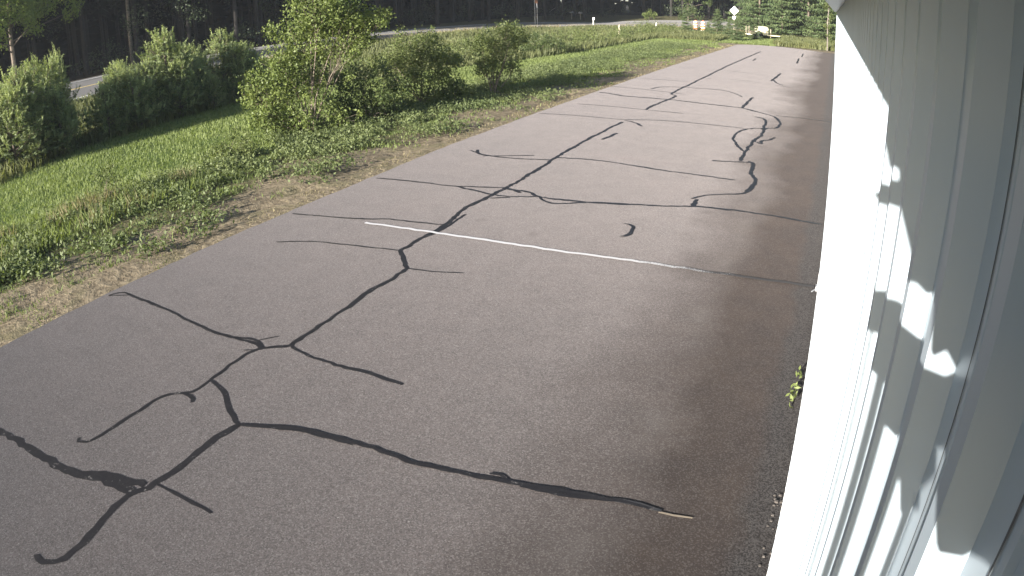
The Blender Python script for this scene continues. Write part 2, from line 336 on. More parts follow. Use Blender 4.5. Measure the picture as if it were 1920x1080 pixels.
CRACKS = [(0.07,'d',[(-4.796,1.239),(-4.74,1.203),(-4.669,1.225),(-4.583,1.304),(-4.535,1.476),(-4.595,1.681),(-4.667,1.954),(-4.706,2.197),(-4.661,2.38),(-4.642,2.719),(-4.652,3.135),(-4.599,3.491)]),(0.085,'d',[(-7.709,1.947),(-6.929,2.015),(-6.188,2.031),(-5.557,2.108),(-5.11,2.251),(-4.683,2.367)]),(0.1,'d',[(-5.679,2.069),(-5.314,2.139),(-5.033,2.226),(-4.833,2.246),(-4.674,2.234)]),(0.032,'d',[(-4.592,2.457),(-4.348,2.462),(-4.107,2.463),(-3.884,2.45)]),(0.042,'d',[(-4.599,3.491),(-4.859,3.636),(-5.174,3.832),(-5.518,3.971)]),(0.045,'d',[(-5.518,3.971),(-5.514,3.692),(-5.654,3.583),(-5.772,3.377),(-5.761,3.001),(-5.761,2.649),(-5.795,2.479),(-5.889,2.432),(-5.943,2.475)]),(0.045,'d',[(-5.582,3.621),(-5.47,3.632),(-5.347,3.546)]),(0.05,'d',[(-5.518,3.971),(-5.561,4.297),(-5.569,4.604),(-5.485,4.783),(-5.356,4.871),(-5.219,4.976)]),(0.04,'d',[(-8.949,4.921),(-8.795,5.108),(-8.207,5.066),(-7.306,4.946),(-6.512,4.826),(-5.993,4.798),(-5.631,4.817),(-5.489,4.725)]),(0.03,'d',[(-8.93,4.928),(-8.629,5.073)]),(0.05,'d',[(-6.014,4.819),(-5.735,4.886),(-5.582,4.839),(-5.463,4.751)]),(0.028,'d',[(-5.692,4.861),(-5.619,4.968),(-5.524,5.07)]),(0.028,'d',[(-5.665,4.629),(-5.567,4.689),(-5.515,4.77)]),(0.04,'d',[(-5.236,4.968),(-5.036,4.879),(-4.691,4.838),(-4.314,4.822),(-3.97,4.822),(-3.59,4.788)]),(0.065,'d',[(-5.227,4.958),(-5.244,5.404),(-5.242,5.913),(-5.294,6.539),(-5.281,7.005),(-5.279,7.419)]),(0.055,'d',[(-5.268,7.402),(-5.539,7.741),(-5.796,8.025)]),(0.03,'d',[(-5.291,7.436),(-4.969,7.453),(-4.464,7.566)]),(0.032,'d',[(-5.783,8.005),(-6.244,7.961),(-6.843,7.927),(-7.446,7.851),(-7.988,7.641)]),(0.075,'d',[(-5.783,8.005),(-5.78,8.592),(-5.764,9.211),(-5.92,10.196),(-5.871,11.118),(-5.845,12.475),(-5.945,14.414),(-6.008,16.726),(-5.945,19.647)]),(0.05,'d',[(-5.729,8.745),(-5.695,9.265),(-5.747,9.924)]),(0.04,'d',[(-8.845,8.969),(-7.971,9.033),(-7.222,9.142),(-6.856,9.261),(-6.311,9.259),(-5.791,9.29)]),(0.04,'d',[(-8.837,11.611),(-7.814,11.575),(-6.894,11.506),(-6.351,11.599),(-5.889,11.713)]),(0.045,'d',[(-6.792,11.497),(-6.318,11.321),(-5.905,11.183),(-5.465,11.183),(-5.006,11.35)]),(0.04,'d',[(-5.806,10.95),(-5.48,11.102)]),(0.05,'d',[(-5.889,11.713),(-5.563,11.622),(-5.326,11.586),(-4.946,11.335),(-4.258,11.298),(-3.598,11.415),(-2.95,11.541),(-2.233,11.78),(-1.483,11.87),(-0.72,11.813),(0.032,11.71)]),(0.06,'d',[(-5.594,11.57),(-5.445,11.463)]),(0.04,'d',[(-4.973,11.324),(-4.773,11.101),(-4.517,11.053),(-3.97,11.338),(-3.326,11.491)]),(0.03,'d',[(-8.214,14.601),(-7.878,14.383)]),(0.045,'d',[(-8.079,14.704),(-7.719,14.246),(-6.86,14.098),(-5.995,14.222)]),(0.035,'d',[(-7.613,14.098),(-6.982,14.354),(-6.502,14.515)]),(0.04,'d',[(-5.909,14.486),(-5.233,14.567),(-4.456,14.482),(-3.544,14.224),(-2.707,14.095),(-1.82,14.032)]),(0.08,'d',[(-2.233,11.78),(-2.275,12.278)]),(0.045,'d',[(-2.374,12.272),(-2.108,12.668),(-1.503,13.074),(-1.411,13.59)]),(0.075,'d',[(-1.469,13.215),(-1.411,13.769),(-1.428,14.373),(-1.583,14.801),(-1.645,15.707),(-1.784,15.93)]),(0.05,'d',[(-2.574,15.581),(-1.95,15.782),(-1.711,15.848)]),(0.075,'d',[(-1.966,15.894),(-1.982,16.776),(-1.978,17.693),(-1.982,18.541)]),(0.07,'d',[(-1.965,18.391),(-1.879,19.447),(-1.853,20.678),(-1.576,20.957),(-1.534,22.04),(-1.848,23.104),(-2.457,23.825)]),(0.055,'d',[(-2.457,23.825),(-3.179,24.426),(-4.248,24.595),(-5.596,25.003),(-7.364,25.198),(-8.762,25.939)]),(0.06,'d',[(-2.04,17.016),(-2.313,17.729),(-2.54,18.713),(-2.498,19.798),(-2.237,20.435),(-1.913,20.64)]),(0.06,'d',[(-2.421,22.711),(-2.045,22.257),(-1.923,20.437)]),(0.055,'d',[(-1.911,18.422),(-1.719,18.221),(-1.732,18.609),(-1.55,18.964),(-1.467,19.352)]),(0.03,'m',[(-8.875,20.251),(-7.806,20.275),(-6.113,20.09),(-4.964,20.424),(-3.497,20.382),(-2.456,20.3)]),(0.045,'d',[(-5.984,19.938),(-5.589,19.707),(-5.221,19.191)]),(0.07,'d',[(-5.654,16.868),(-5.555,17.874)]),(0.08,'d',[(-5.939,22.265),(-5.96,23.321),(-5.813,25.689),(-5.806,26.203),(-6.133,26.9),(-6.13,29.951),(-6.108,34.341),(-6.087,42.29),(-5.813,56.802)]),(0.09,'d',[(-3.059,24.367),(-3.076,25.847),(-3.038,27.555)]),(0.1,'d',[(-2.956,34.507),(-2.833,38.981)]),(0.06,'d',[(-2.906,35.117),(-2.632,33.738),(-2.3,33.029)]),(0.028,'m',[(-8.455,22.63),(-7.127,22.491),(-5.955,22.257),(-4.665,22.062)]),(0.028,'m',[(-8.974,27.944),(-7.618,27.596),(-5.594,26.862)]),(0.04,'m',[(-7.228,27.804),(-6.814,28.863),(-4.826,29.12),(-4.084,28.647),(-3.442,27.429)]),(0.02,'m',[(-9.215,31.511),(-6.432,31.403)]),(0.022,'m',[(-8.642,38.447),(-6.394,38.376),(-3.05,36.77)]),(0.018,'m',[(-5.586,33.605),(-4.035,33.526),(-1.678,32.17)]),(0.03,'m',[(-1.785,23.396),(-0.897,23.422),(0.08,23.324)]),(0.045,'d',[(-2.951,9.748),(-2.859,9.867),(-2.909,10.299),(-3.084,10.375)]),(0.09,'d',[(-2.422,47.496),(-2.533,52.412)]),(0.07,'d',[(-2.437,54.491),(-2.508,58.713)]),(0.08,'d',[(-2.144,54.268),(-1.892,53.996)]),(0.08,'d',[(-5.236,46.588),(-5.297,48.717)]),(0.07,'d',[(-5.884,33.099),(-5.681,33.255)]),(0.042,'d',[(-4.599,3.491),(-4.323,3.596),(-3.972,3.728),(-3.566,3.765),(-3.225,3.774),(-2.781,3.756),(-2.4,3.793),(-2.047,3.846),(-1.746,3.889),(-1.407,3.924),(-1.12,3.962),(-0.844,3.953)]),(0.03,'d',[(-4.31,3.583),(-4.006,3.692),(-3.653,3.721),(-3.413,3.734)]),(0.03,'d',[(-2.171,3.888),(-2.082,3.898),(-2.001,3.867)]),(0.035,'d',[(-1.882,3.838),(-1.73,3.853),(-1.395,3.894),(-1.157,3.948)]),(0.02,'t',[(-0.799,3.944),(-0.689,3.945),(-0.544,3.958)]),(0.05,'m',[(-1.157,3.948),(-0.955,3.977),(-0.782,3.956)])]
def resample(P, step):
    P = [Vector((x, y)) for x, y in P]
    if len(P) > 2:                                   # Catmull-Rom
        Q = []
        for i in range(len(P) - 1):
            p0, p1, p2, p3 = P[max(i - 1, 0)], P[i], P[i + 1], P[min(i + 2, len(P) - 1)]
            m = max(1, int((p2 - p1).length / step))
            for k in range(m):
                u = k / m
                Q.append(.5 * ((2 * p1) + (p2 - p0) * u + (2 * p0 - 5 * p1 + 4 * p2 - p3) * u * u + (3 * p1 - p0 - 3 * p2 + p3) * u ** 3))
        Q.append(P[-1]); return Q
    m = max(2, int((P[1] - P[0]).length / step)); return [P[0].lerp(P[1], k / m) for k in range(m + 1)]
def ribbon(P, w, z, jit=.42, step=.075, tail=True):
    Q = resample(P, step); n = len(Q); vs = []; ph = random.random() * 9; o1 = o2 = 0.0
    for i, p in enumerate(Q):
        d = (Q[min(i + 1, n - 1)] - Q[max(i - 1, 0)])
        d = d.normalized() if d.length > 1e-6 else Vector((1, 0)); nn = Vector((-d.y, d.x))
        e = min(1, .7 + i * .2, .7 + (n - 1 - i) * .2) if tail else 1
        wl = w * .5 * e * (1 + jit * (math.sin(i * .37 + ph) * .5 + random.uniform(-.5, .5))); wr = w * .5 * e * (1 + jit * (math.sin(i * .23 + ph * 2) * .5 + random.uniform(-.7, .7)))
        o1 = o1 * .72 + random.uniform(-.45, .45); edge = 0 if i in (0, n - 1) else 1
        c = p + nn * (random.uniform(-.16, .16) + o1 * .38 * edge) * w
        vs += [(c.x + nn.x * wl, c.y + nn.y * wl, z + i * 1.5e-5), (c.x - nn.x * wr, c.y - nn.y * wr, z + i * 1.5e-5)]
    return vs, [(2 * i + 1, 2 * i + 3, 2 * i + 2, 2 * i) for i in range(n - 1)]
for i, (w, kind, P) in enumerate(CRACKS):
    dx = abs(P[-1][0] - P[0][0]); dy = abs(P[-1][1] - P[0][1]); ym = sum(q[1] for q in P) / len(P)
    w *= 1 + max(0, min(1.2, (ym - 7) / 11)) * (dx / (dx + dy + 1e-6)) * (.55 if kind == 'm' else 1)
    mat = M[{'d': 'seal', 'm': 'seal_thin', 't': 'sand'}[kind]]
    v, f = ribbon(P, w * 1.08, .003 + i * .00012); MB().add(v, f).build('crack_seal', mat, apron)
v, f = ribbon([(-7.12, 8.93), (-5.4, 8.86), (-4.0, 8.80), (-1.65, 8.78), (.04, 8.81)], .070, .017, jit=.10, step=.12, tail=False)
MB().add(v, f).build('painted_line', M['paint'], apron)

# ------------------------------------------------------------------ the highway
near = np.array([(-37.8, -70), (-37.8, 20), (-38.6, 36), (-39.3, 50), (-39.3, 62), (-38.4, 71), (-35.8, 81), (-31, 90.8), (-25.3, 96.2), (-19, 98.4), (-10, 100), (30, 104)], float)
farr = np.array([(-48.6, -70), (-48.9, 26), (-48.4, 36), (-47.2, 46), (-45.9, 56), (-44.9, 66), (-43.2, 77), (-39.6, 93), (-34.5, 104), (-28.4, 109.5), (-15, 115.0), (30, 120)], float)
def dens(P, n=240):
    d = np.r_[0, np.cumsum(np.hypot(*np.diff(P, axis=0).T))]; t = np.linspace(0, 1, n) * d[-1]
    return np.stack([np.interp(t, d, P[:, 0]), np.interp(t, d, P[:, 1])], 1)
# pair stations along both edges
def stations(n=260):
    a, b = [], []
    for i in range(len(near) - 1):
        m = max(1, int(np.hypot(*(near[i + 1] - near[i])) / 1.5))
        for k in range(m): a.append(near[i] + (near[i + 1] - near[i]) * k / m); b.append(farr[i] + (farr[i + 1] - farr[i]) * k / m)
    return np.array(a), np.array(b)
A, B = stations()
def strip(u0, u1, dz, k=6):
    us = np.linspace(u0, u1, k + 1); V = []; F = []
    for i in range(len(A)):
        for u in us:
            p = A[i] + (B[i] - A[i]) * u; V.append((p[0], p[1], float(gz(p[0], p[1])) + dz))
    n = k + 1
    for i in range(len(A) - 1):
        for j in range(k): F.append((i * n + j, (i + 1) * n + j, (i + 1) * n + j + 1, i * n + j + 1)[::-1])
    me = bpy.data.meshes.new('s'); me.from_pydata(V, [], F); return me
rd = tag(link('highway', strip(0, 1, .05, 10), M['road']), kind='structure')
link('edge_line', strip(.10, .125, .056, 1), M['roadline'], rd)
link('edge_line', strip(.88, .90, .056, 1), M['roadline'], rd)
link('centre_line', strip(.49, .515, .056, 1), M['roadyellow'], rd)

# ------------------------------------------------------------------ the hangar: white ribbed steel wall
WX = .10; PITCH = .143; Y0 = .29 - PITCH * 70; HT = 3.68
GX = WX - .213
hangar = empty('hangar', (6, 30, 0), 'long white ribbed steel hangar with its eave shading the upper wall', 'hangar')
hangar_off = Vector((-6, -30, 0))
def hang(o): o.location = hangar_off; return o
vs = []; fs = []; prof = []
yy = Y0
while yy < 64.9:
    prof += [(yy - .030, 0), (yy - .016, -.018), (yy + .004, -.018), (yy + .016, 0), (yy + .058, 0), (yy + .062, -.0028), (yy + .068, -.0028), (yy + .072, 0)]
    yy += PITCH
prof = [(y, x) for y, x in prof if -8 < y < 64.95]
hs = [.085, 1.2, 2.4, HT]
for h in hs:
    for y, x in prof: vs.append((WX + x, y, h))
n = len(prof)
for r in range(len(hs) - 1):
    for i in range(n - 1): fs.append((r * n + i, (r + 1) * n + i, (r + 1) * n + i + 1, r * n + i + 1))
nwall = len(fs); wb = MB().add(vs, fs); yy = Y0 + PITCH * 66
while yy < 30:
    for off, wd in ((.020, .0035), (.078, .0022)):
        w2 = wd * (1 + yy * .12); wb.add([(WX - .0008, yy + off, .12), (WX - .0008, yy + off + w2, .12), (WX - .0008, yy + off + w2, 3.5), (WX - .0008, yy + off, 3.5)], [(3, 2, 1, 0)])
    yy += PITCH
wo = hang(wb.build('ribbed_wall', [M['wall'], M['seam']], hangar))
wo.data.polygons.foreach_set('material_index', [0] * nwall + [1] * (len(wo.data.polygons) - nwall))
hang(MB().box(WX + .02, 12.0, -8, 64.96, -.1, .10).build('foundation', M['concrete'], hangar))
hang(MB().box(WX + .004, 12.0, 64.96, 65.02, .10, HT).build('end_wall', M['wall'], hangar))
hang(MB().box(12.0, 12.06, -8, 65.02, .10, HT).build('rear_wall', M['wall'], hangar))
hang(MB().box(WX - .022, WX + .08, 64.90, 65.05, .09, HT).build('corner_trim', M['trim'], hangar, bevel=.004))
EZ = CAM_H + .12
hang(MB().box(GX, WX + .06, -8, 65.15, EZ, EZ + .14).build('eave_gutter', M['trim'], hangar, bevel=.003))
hang(MB().add([(GX + .005, -8, EZ + .142), (6, -8, 5.1), (12.1, -8, EZ + .142), (GX + .005, 65.2, EZ + .142), (6, 65.2, 5.1), (12.1, 65.2, EZ + .142)], [(0, 1, 4, 3), (1, 2, 5, 4), (0, 2, 1), (3, 4, 5)]).build('roof', M['roof'], hangar))
# screws on the flats and along one rib, a hanging hook, a hold-open latch low on the wall
hang(MB().tube([(WX - .001, .428, 3.274), (WX - .006, .428, 3.273), (WX - .008, .428, 3.266), (WX - .006, .427, 3.258)], .0011, 6).build('hook', M['black'], hangar))
mb = MB().box(WX - .05, WX - .006, 7.95, 8.03, .30, .36).box(WX - .035, WX - .016, 7.97, 8.01, .36, .52); mb.tube([(WX - .03, 7.99, .33), (WX - .09, 7.90, .31)], .008, 6)
hang(mb.build('door_latch', M['steel'], hangar, bevel=.003))
# dusty strip of broken concrete along the foot of the wall
mb = MB(); rr = random.Random(4)
for i in range(60):
    y = rr.uniform(2.2, 4.6); s = rr.uniform(.004, .013); x = WX - rr.uniform(-.01, .09); mb.box(x - s, x + s, y - s, y + s * .8, -.002, s * rr.uniform(.5, 1.2))
tag(mb.build('rubble', M['grit']), 'crumbs of broken concrete and grit along the hangar foot', 'rubble', kind='stuff')

# unseen camera mount behind the lens: a plate cut to shape the wall shadow
SIL = [(1.03, -.213), (.892, -.186), (.883, -.198), (1.12, -.262), (1.208, -.299), (1.135, -.293), (.81, -.208), (.75, -.195), (.684, -.182), (.66, -.203), (.666, -.222), (.64, -.223),
       (.578, -.214), (.509, -.189), (.483, -.216), (.452, -.20), (.40, -.198), (.427, -.212), (.56, -.25), (.723, -.284), (.823, -.315), (.95, -.36), (1.023, -.383), (.985, -.40), (.946, -.41), (.831, -.376), (.823, -.395),
       (.683, -.366), (.562, -.345), (.505, -.313), (.47, -.31), (.44, -.325), (.422, -.315), (.396, -.294), (.41, -.288), (.385, -.257), (.403, -.249), (.376, -.231), (.33, -.245), (.282, -.226), (.248, -.203), (.219, -.188)]
YP = -.06; ct = math.cos(R(SUN_PHI)); tp = math.tan(R(SUN_PHI)); te = math.tan(R(SUN_EL))
pl = [(WX - (y - YP) * tp, CAM_H + z + (y - YP) / ct * te) for y, z in SIL]
mp = lambda y, z: (WX - (y - YP) * tp, CAM_H + z + (y - YP) / ct * te)
poly = [(WX - .01, EZ - .003), mp(1.153, -.145), mp(1.11, -.18)] + pl + [(WX - .01, pl[-1][1] - .05)]
ztop = CAM_H + .0
scam = empty('mount_shadow_rig', (0, -.06, CAM_H), 'unseen camera mount with a plate and rods added to shadow the hangar wall', 'camera mount')
o = MB().prism(poly, YP - .012, YP).build('shadow_plate', M['black'], scam); o.location = (0, .06, -CAM_H)
o = MB().prism([(WX - .24, CAM_H + .12), (WX - .11, CAM_H + .12), (WX - .11, CAM_H + .006), (WX - .19, CAM_H + .006)], YP - .05, YP - .02).build('hood', M['white'], scam); o.location = (0, .06, -CAM_H)

for ya, yb, zt in ((.60, .672, -.30), (.70, .752, -.33), (.80, .835, -.36), (.885, .905, -.37), (.40, .43, -.30), (.47, .52, -.31)):
    xa, za = mp(ya, zt); xb, _ = mp(yb, zt); yc = (ya + yb) / 2; xc, zc = mp(yc, zt); zl = CAM_H - 1.15 + (yc - YP) / ct * te
    o = MB().tube([(0, 0, zc), (0, 0, zl)], abs(xa - xb) / 2 * .95, 10).build('shadow_rod', M['black'], scam); o.location = (xc, YP + .03 + .06 - .03, -CAM_H)  # unseen rods added to cast dark stripes on the wall

# ------------------------------------------------------------------ vegetation builders
def leaves(P, size, rng, upb=.35, asp=.55, droop=0.0, fold=True):
    """diamond leaves at points P; returns V,F(quads)"""
    n = len(P); d = rng.normal(size=(n, 3)); d[:, 2] -= droop; d /= np.linalg.norm(d, axis=1)[:, None]
    a = rng.normal(size=(n, 3)); a[:, 2] += upb * 3; nrm = a - (a * d).sum(1)[:, None] * d; nrm /= np.linalg.norm(nrm, axis=1)[:, None] + 1e-9
    s = np.cross(d, nrm); L = (size * rng.uniform(.65, 1.25, n))[:, None]
    V = np.stack([P - d * L * .5, P + s * L * asp * .5 + nrm * L * .06 * fold, P + d * L * .5, P - s * L * asp * .5 + nrm * L * .06 * fold], 1).reshape(-1, 3)
    return V, np.arange(4 * n).reshape(n, 4)
def cloud(lobes, rng, K, spread=.16, per=14, flat=1.0):
    """clustered points through a set of lobes -> points, tone"""
    out = []; tn = []
    for (x, y, z, r, de) in lobes:
        nc = max(3, int(K * de * r * r)); d = rng.normal(size=(nc, 3)); d /= np.linalg.norm(d, axis=1)[:, None]
        rad = r * rng.uniform(.05, 1.0, nc) ** .45 * rng.uniform(.8, 1.15, nc); c = np.array([x, y, z]) + d * rad[:, None] * np.array([1, 1, flat])
        k = rng.integers(per // 2, per + 5, nc); idx = np.repeat(np.arange(nc), k)
        p = c[idx] + rng.normal(size=(len(idx), 3)) * spread * (.5 + .5 * r); t = np.clip(rng.normal(.5, .18, nc)[idx] + rng.normal(0, .12, len(idx)), 0, 1)
        out.append(p); tn.append(t)
    return np.concatenate(out), np.concatenate(tn)
def fray(lobes, rng, k=6):
    out = []
    for (x, y, z, r, de) in lobes:
        out.append((x, y, z, r * .82, de * .75))
        for i in range(k):
            d = rng.normal(size=3); d /= np.linalg.norm(d); q = r * rng.uniform(.75, 1.12); out.append((x + d[0] * q, y + d[1] * q, z + d[2] * q, r * rng.uniform(.18, .42), de * rng.uniform(.7, 1.3)))
    return out
def crown(name, lobes, mat, parent, size, K, seed, spread=.16, per=14, asp=.55, zmin=.05, flat=1.0):
    rng = np.random.default_rng(seed); P, T = cloud(fray(lobes, rng), rng, K, spread, per, flat); ok = P[:, 2] > zmin; P, T = P[ok], T[ok]
    V, F = leaves(P, size, rng, asp=asp); return link(name, npmesh(name, V, F, np.repeat(T, 4)), mat, parent)
def stems(name, base, lobes, r0, mat, parent, rnd, twigs=5, multi=True):
    mb = MB()
    for (x, y, z, r, de) in lobes:
        b = Vector((rnd.uniform(-.18, .18), rnd.uniform(-.18, .18), 0)) if multi else Vector((0, 0, 0)); t = Vector((x, y, z)); mid = b.lerp(t, .5) + Vector((rnd.uniform(-.15, .15), rnd.uniform(-.15, .15), t.z * .12))
        rr = r0 * rnd.uniform(.6, 1.1); pts = [b, b.lerp(mid, .5) + Vector((rnd.uniform(-.06, .06), rnd.uniform(-.06, .06), .05)), mid, mid.lerp(t, .5), t]
        mb.tube(pts, [rr, rr * .85, rr * .65, rr * .4, rr * .15], 6)
        for k in range(twigs):
            s = mid.lerp(t, rnd.uniform(0, .9)); e = t + Vector((rnd.gauss(0, 1), rnd.gauss(0, 1), rnd.gauss(.2, .8))).normalized() * r * rnd.uniform(.6, 1.0)
            mb.tube([s, s.lerp(e, .5) + Vector((0, 0, .05)), e], [rr * .3, rr * .2, rr * .08], 5)
    return mb.build(name, mat, parent)
SHR = {'sapling':(-14.32,15.79,[(0.63,0.11,3.77,1.07,1),(1.05,0.93,3.53,0.85,1),(-0.42,0.27,3.1,0.92,1),(0.34,0.72,2.82,1.03,1),(1.33,1.42,3.07,0.64,1),(-0.78,-0.38,2.32,0.82,1),(-0.29,0.26,2.12,0.75,1),(1.02,0.57,2.19,0.6,0.55),(-1.07,-1.07,1.49,0.6,1),(-0.85,-0.45,1.23,0.82,1),(0.06,0.09,1.12,0.71,0.5),(-0.23,-0.5,0.55,0.68,1),(0.47,0.28,0.57,0.57,0.5),(-0.71,-1.12,0.82,0.53,1),(0.47,0.37,4.6,0.89,1),(-1.32,-1.13,1.19,0.32,1),(-0.82,-1.04,0.55,0.57,1),(-0.64,-0.24,0.2,0.5,1),(0.16,0.21,0.12,0.46,1),(0.99,0.49,0.28,0.46,1),(1.82,1.36,3.2,0.32,0.6),(1.26,0.71,2.69,0.6,1),(-0.13,-0.56,1.71,0.71,0.7)]),'shade':(-13.68,17.75,[(-0.07,0.28,1.3,0.71,1),(-0.34,-0.11,0.93,0.71,1),(0.28,0.43,0.59,0.71,1),(0.23,0.04,0.28,0.64,1),(-0.43,-0.37,0.17,0.56,1),(0.45,0.7,1.07,0.56,1),(-0.61,-0.51,0.57,0.56,1)]),'round':(-13.92,21.3,[(-0.43,-0.18,1.98,0.81,1),(0.12,0.34,1.73,0.89,1),(-0.47,-0.83,1.53,0.72,1),(0.24,-0.27,1.02,0.93,1),(0.85,0.3,1.59,0.64,1),(-0.24,-0.53,0.76,0.68,1),(-1.02,-0.68,1.27,0.51,0.5),(0.69,0.05,0.69,0.55,1),(0.06,-0.04,2.24,0.64,1)]),'young':(-13.19,22.26,[(-0.06,0.05,0.77,0.43,1),(0.19,-0.06,1.41,0.28,1),(0.17,0.28,0.42,0.34,1),(-0.16,-0.08,0.43,0.3,1)]),'knoll':(-12.77,24.99,[(0.16,-0.16,2.08,0.89,1),(0.69,0.03,2.12,0.61,1),(-0.33,-0.38,1.67,0.75,1),(0.43,0.18,1.41,0.84,1),(-0.32,0.33,1.03,0.84,1),(0.62,0.32,0.87,0.42,1),(-0.65,-0.19,0.91,0.42,1),(0.58,0.34,2.57,0.21,0.8)]),'hedgeA':(-18.93,43.4,[(-0.46,0.2,0.81,0.71,1),(0.74,0.1,0.96,0.63,1),(-0.65,-0.26,0.33,0.63,1),(1.38,0.56,0.51,0.47,1),(0.23,-0.06,0.4,0.59,1)]),'weedA':(-14.07,12.38,[(0.02,0.04,0.53,0.37,1),(-0.16,-0.2,0.41,0.31,1),(0.28,0.26,0.4,0.31,1),(0.1,0.1,0.2,0.28,1),(-0.36,-0.34,0.28,0.22,1)]),'weedB':(-14.04,8.28,[(0.12,0.07,0.63,0.27,0.5),(-0.1,-0.0,0.36,0.27,1),(0.22,0.25,0.36,0.23,1),(0.1,0.09,0.89,0.14,0.5),(-0.04,-0.12,0.64,0.16,0.5)])}
def shrub(key, name, label, cat, mat, size, K, r0, group=None, smat='twig', twigs=5, spread=.13, per=14, asp=.6):
    bx, by, lo = SHR[key]; z0 = float(gz(bx, by)) - .03; e = empty(name, (bx, by, z0), label, cat, group); L = [(a, b, c - z0, r, d) for a, b, c, r, d in lo]
    rnd = random.Random(hash(key) % 1 + len(key) * 7 + len(lo)); sd = len(key) * 31 + len(lo)
    crown('foliage', L, M[mat], e, size, K, sd, spread, per, asp); stems('stem', None, [q for q in L if q[2] > .3], r0, M[smat], e, rnd, twigs)
    return e
shrub('sapling', 'maple_tree', 'tall bushy bright green tree with bare inner branches beside the dirt strip', 'tree', 'leaf', .092, 200, .028, twigs=9)
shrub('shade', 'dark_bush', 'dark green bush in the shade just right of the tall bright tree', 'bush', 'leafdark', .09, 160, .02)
shrub('round', 'round_bush', 'large rounded green bush between the tall tree and the mown grass bush', 'bush', 'leaf2', .085, 170, .028)
shrub('young', 'young_maple', 'small sapling with pale leaves against the right side of the large rounded bush', 'sapling', 'leaf', .11, 170, .012, twigs=2)
shrub('knoll', 'tall_bush', 'dense green bush casting a long shadow over the mown grass', 'bush', 'leaf2', .085, 170, .03)
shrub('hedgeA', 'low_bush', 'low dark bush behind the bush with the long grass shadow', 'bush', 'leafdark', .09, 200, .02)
shrub('weedA', 'leafy_shrub', 'knee high leafy shrub in the grass left of the tall bright tree', 'shrub', 'leaf2', .055, 330, .008, spread=.07, per=10)
shrub('weedB', 'thin_shrub', 'thin weedy shrub standing alone at the grass edge near the straw clump', 'shrub', 'leaf2', .05, 300, .006, spread=.07, per=8)

# young pines
def needles(P, D, L, rng, n, w, l):
    """bottle-brush shoots: at P, direction D (unit), length L"""
    m = len(P); idx = np.repeat(np.arange(m), n); u = rng.uniform(0, 1, m * n); c = P[idx] + D[idx] * (L[idx] * u)[:, None]
    r = rng.normal(size=(m * n, 3)); r -= (r * D[idx]).sum(1)[:, None] * D[idx]; r /= np.linalg.norm(r, axis=1)[:, None] + 1e-9
    tip = c + (r * .75 + D[idx] * .65) * (l * rng.uniform(.7, 1.2, m * n))[:, None]; s = np.cross(r, D[idx]) * w
    V = np.stack([c - s, c + s, tip], 1).reshape(-1, 3); return V, np.arange(3 * m * n).reshape(-1, 3), idx
def young_pine(h, seed, wide=.55):
    rnd = random.Random(seed); rng = np.random.default_rng(seed); P = []; D = []; L = []; mb = MB()
    mb.tube([(0, 0, -.05), (rnd.uniform(-.03, .03), rnd.uniform(-.03, .03), h * .5), (0, 0, h - .1)], [.045, .03, .008], 6)
    z = .12
    while z < h - .25:
        f = (z / h); ln = h * wide * .62 * (1 - f) ** .75 * (0.75 + .4 * rnd.random()) + .10
        for k in range(rnd.randint(6, 8)):
            a = rnd.uniform(0, 6.283); rise = rnd.uniform(.35, .8) + f * .6; e = Vector((math.cos(a) * ln, math.sin(a) * ln, z + ln * rise)); b = Vector((0, 0, z))
            mb.tube([b, b.lerp(e, .5) - Vector((0, 0, ln * .08)), e], [.013, .009, .004], 4, False)
            for q in range(max(2, int(ln * 9))):
                u = rnd.uniform(.3, 1) ** .7; s = b.lerp(e, u); d = Vector((math.cos(a) * .22 + rnd.gauss(0, .18), math.sin(a) * .22 + rnd.gauss(0, .18), 1.0)).normalized()
                P.append(s); D.append(d); L.append(rnd.uniform(.20, .40))
        z += rnd.uniform(.16, .26)
    for k in range(5):
        P.append(Vector((rnd.uniform(-.06, .06) * (k > 0), rnd.uniform(-.06, .06) * (k > 0), h - .42 + (k > 0) * rnd.uniform(-.05, .05)))); D.append(Vector((rnd.gauss(0, .12) * (k > 0), rnd.gauss(0, .12) * (k > 0), 1)).normalized()); L.append(.42 if k == 0 else rnd.uniform(.2, .32))
    for k in range(46):
        zz = h * rnd.uniform(.45, .96); rr = h * wide * .62 * (1 - zz / h) ** .75 * rnd.uniform(.6, 1.0); a = rnd.uniform(0, 6.283)
        P.append(Vector((math.cos(a) * rr, math.sin(a) * rr, zz + rr * .35))); D.append(Vector((rnd.gauss(0, .1), rnd.gauss(0, .1), 1)).normalized()); L.append(rnd.uniform(.32, .55)); 
    P, D, L = np.array([tuple(p) for p in P]), np.array([tuple(p) for p in D]), np.array(L)
    V, F, idx = needles(P, D, L, rng, 34, .013, .062); tone = np.clip(rng.normal(.62, .22, len(P)) + (np.arange(len(P)) > len(P) - 47) * .35, 0, 1)[idx]
    P2 = P - D * .12 + rng.normal(0, .07, P.shape); D2 = rng.normal(size=P.shape); D2[:, 2] *= .4; D2 /= np.linalg.norm(D2, axis=1)[:, None]
    V2, F2, i2 = needles(P2, D2, L * .8, rng, 16, .014, .09); F = np.concatenate([F, F2 + len(V)]); V = np.concatenate([V, V2]); tone = np.concatenate([tone, np.clip(rng.normal(.05, .1, len(i2)), 0, 1)])
    return npmesh('needles', V, F, np.repeat(tone, 3)), mb
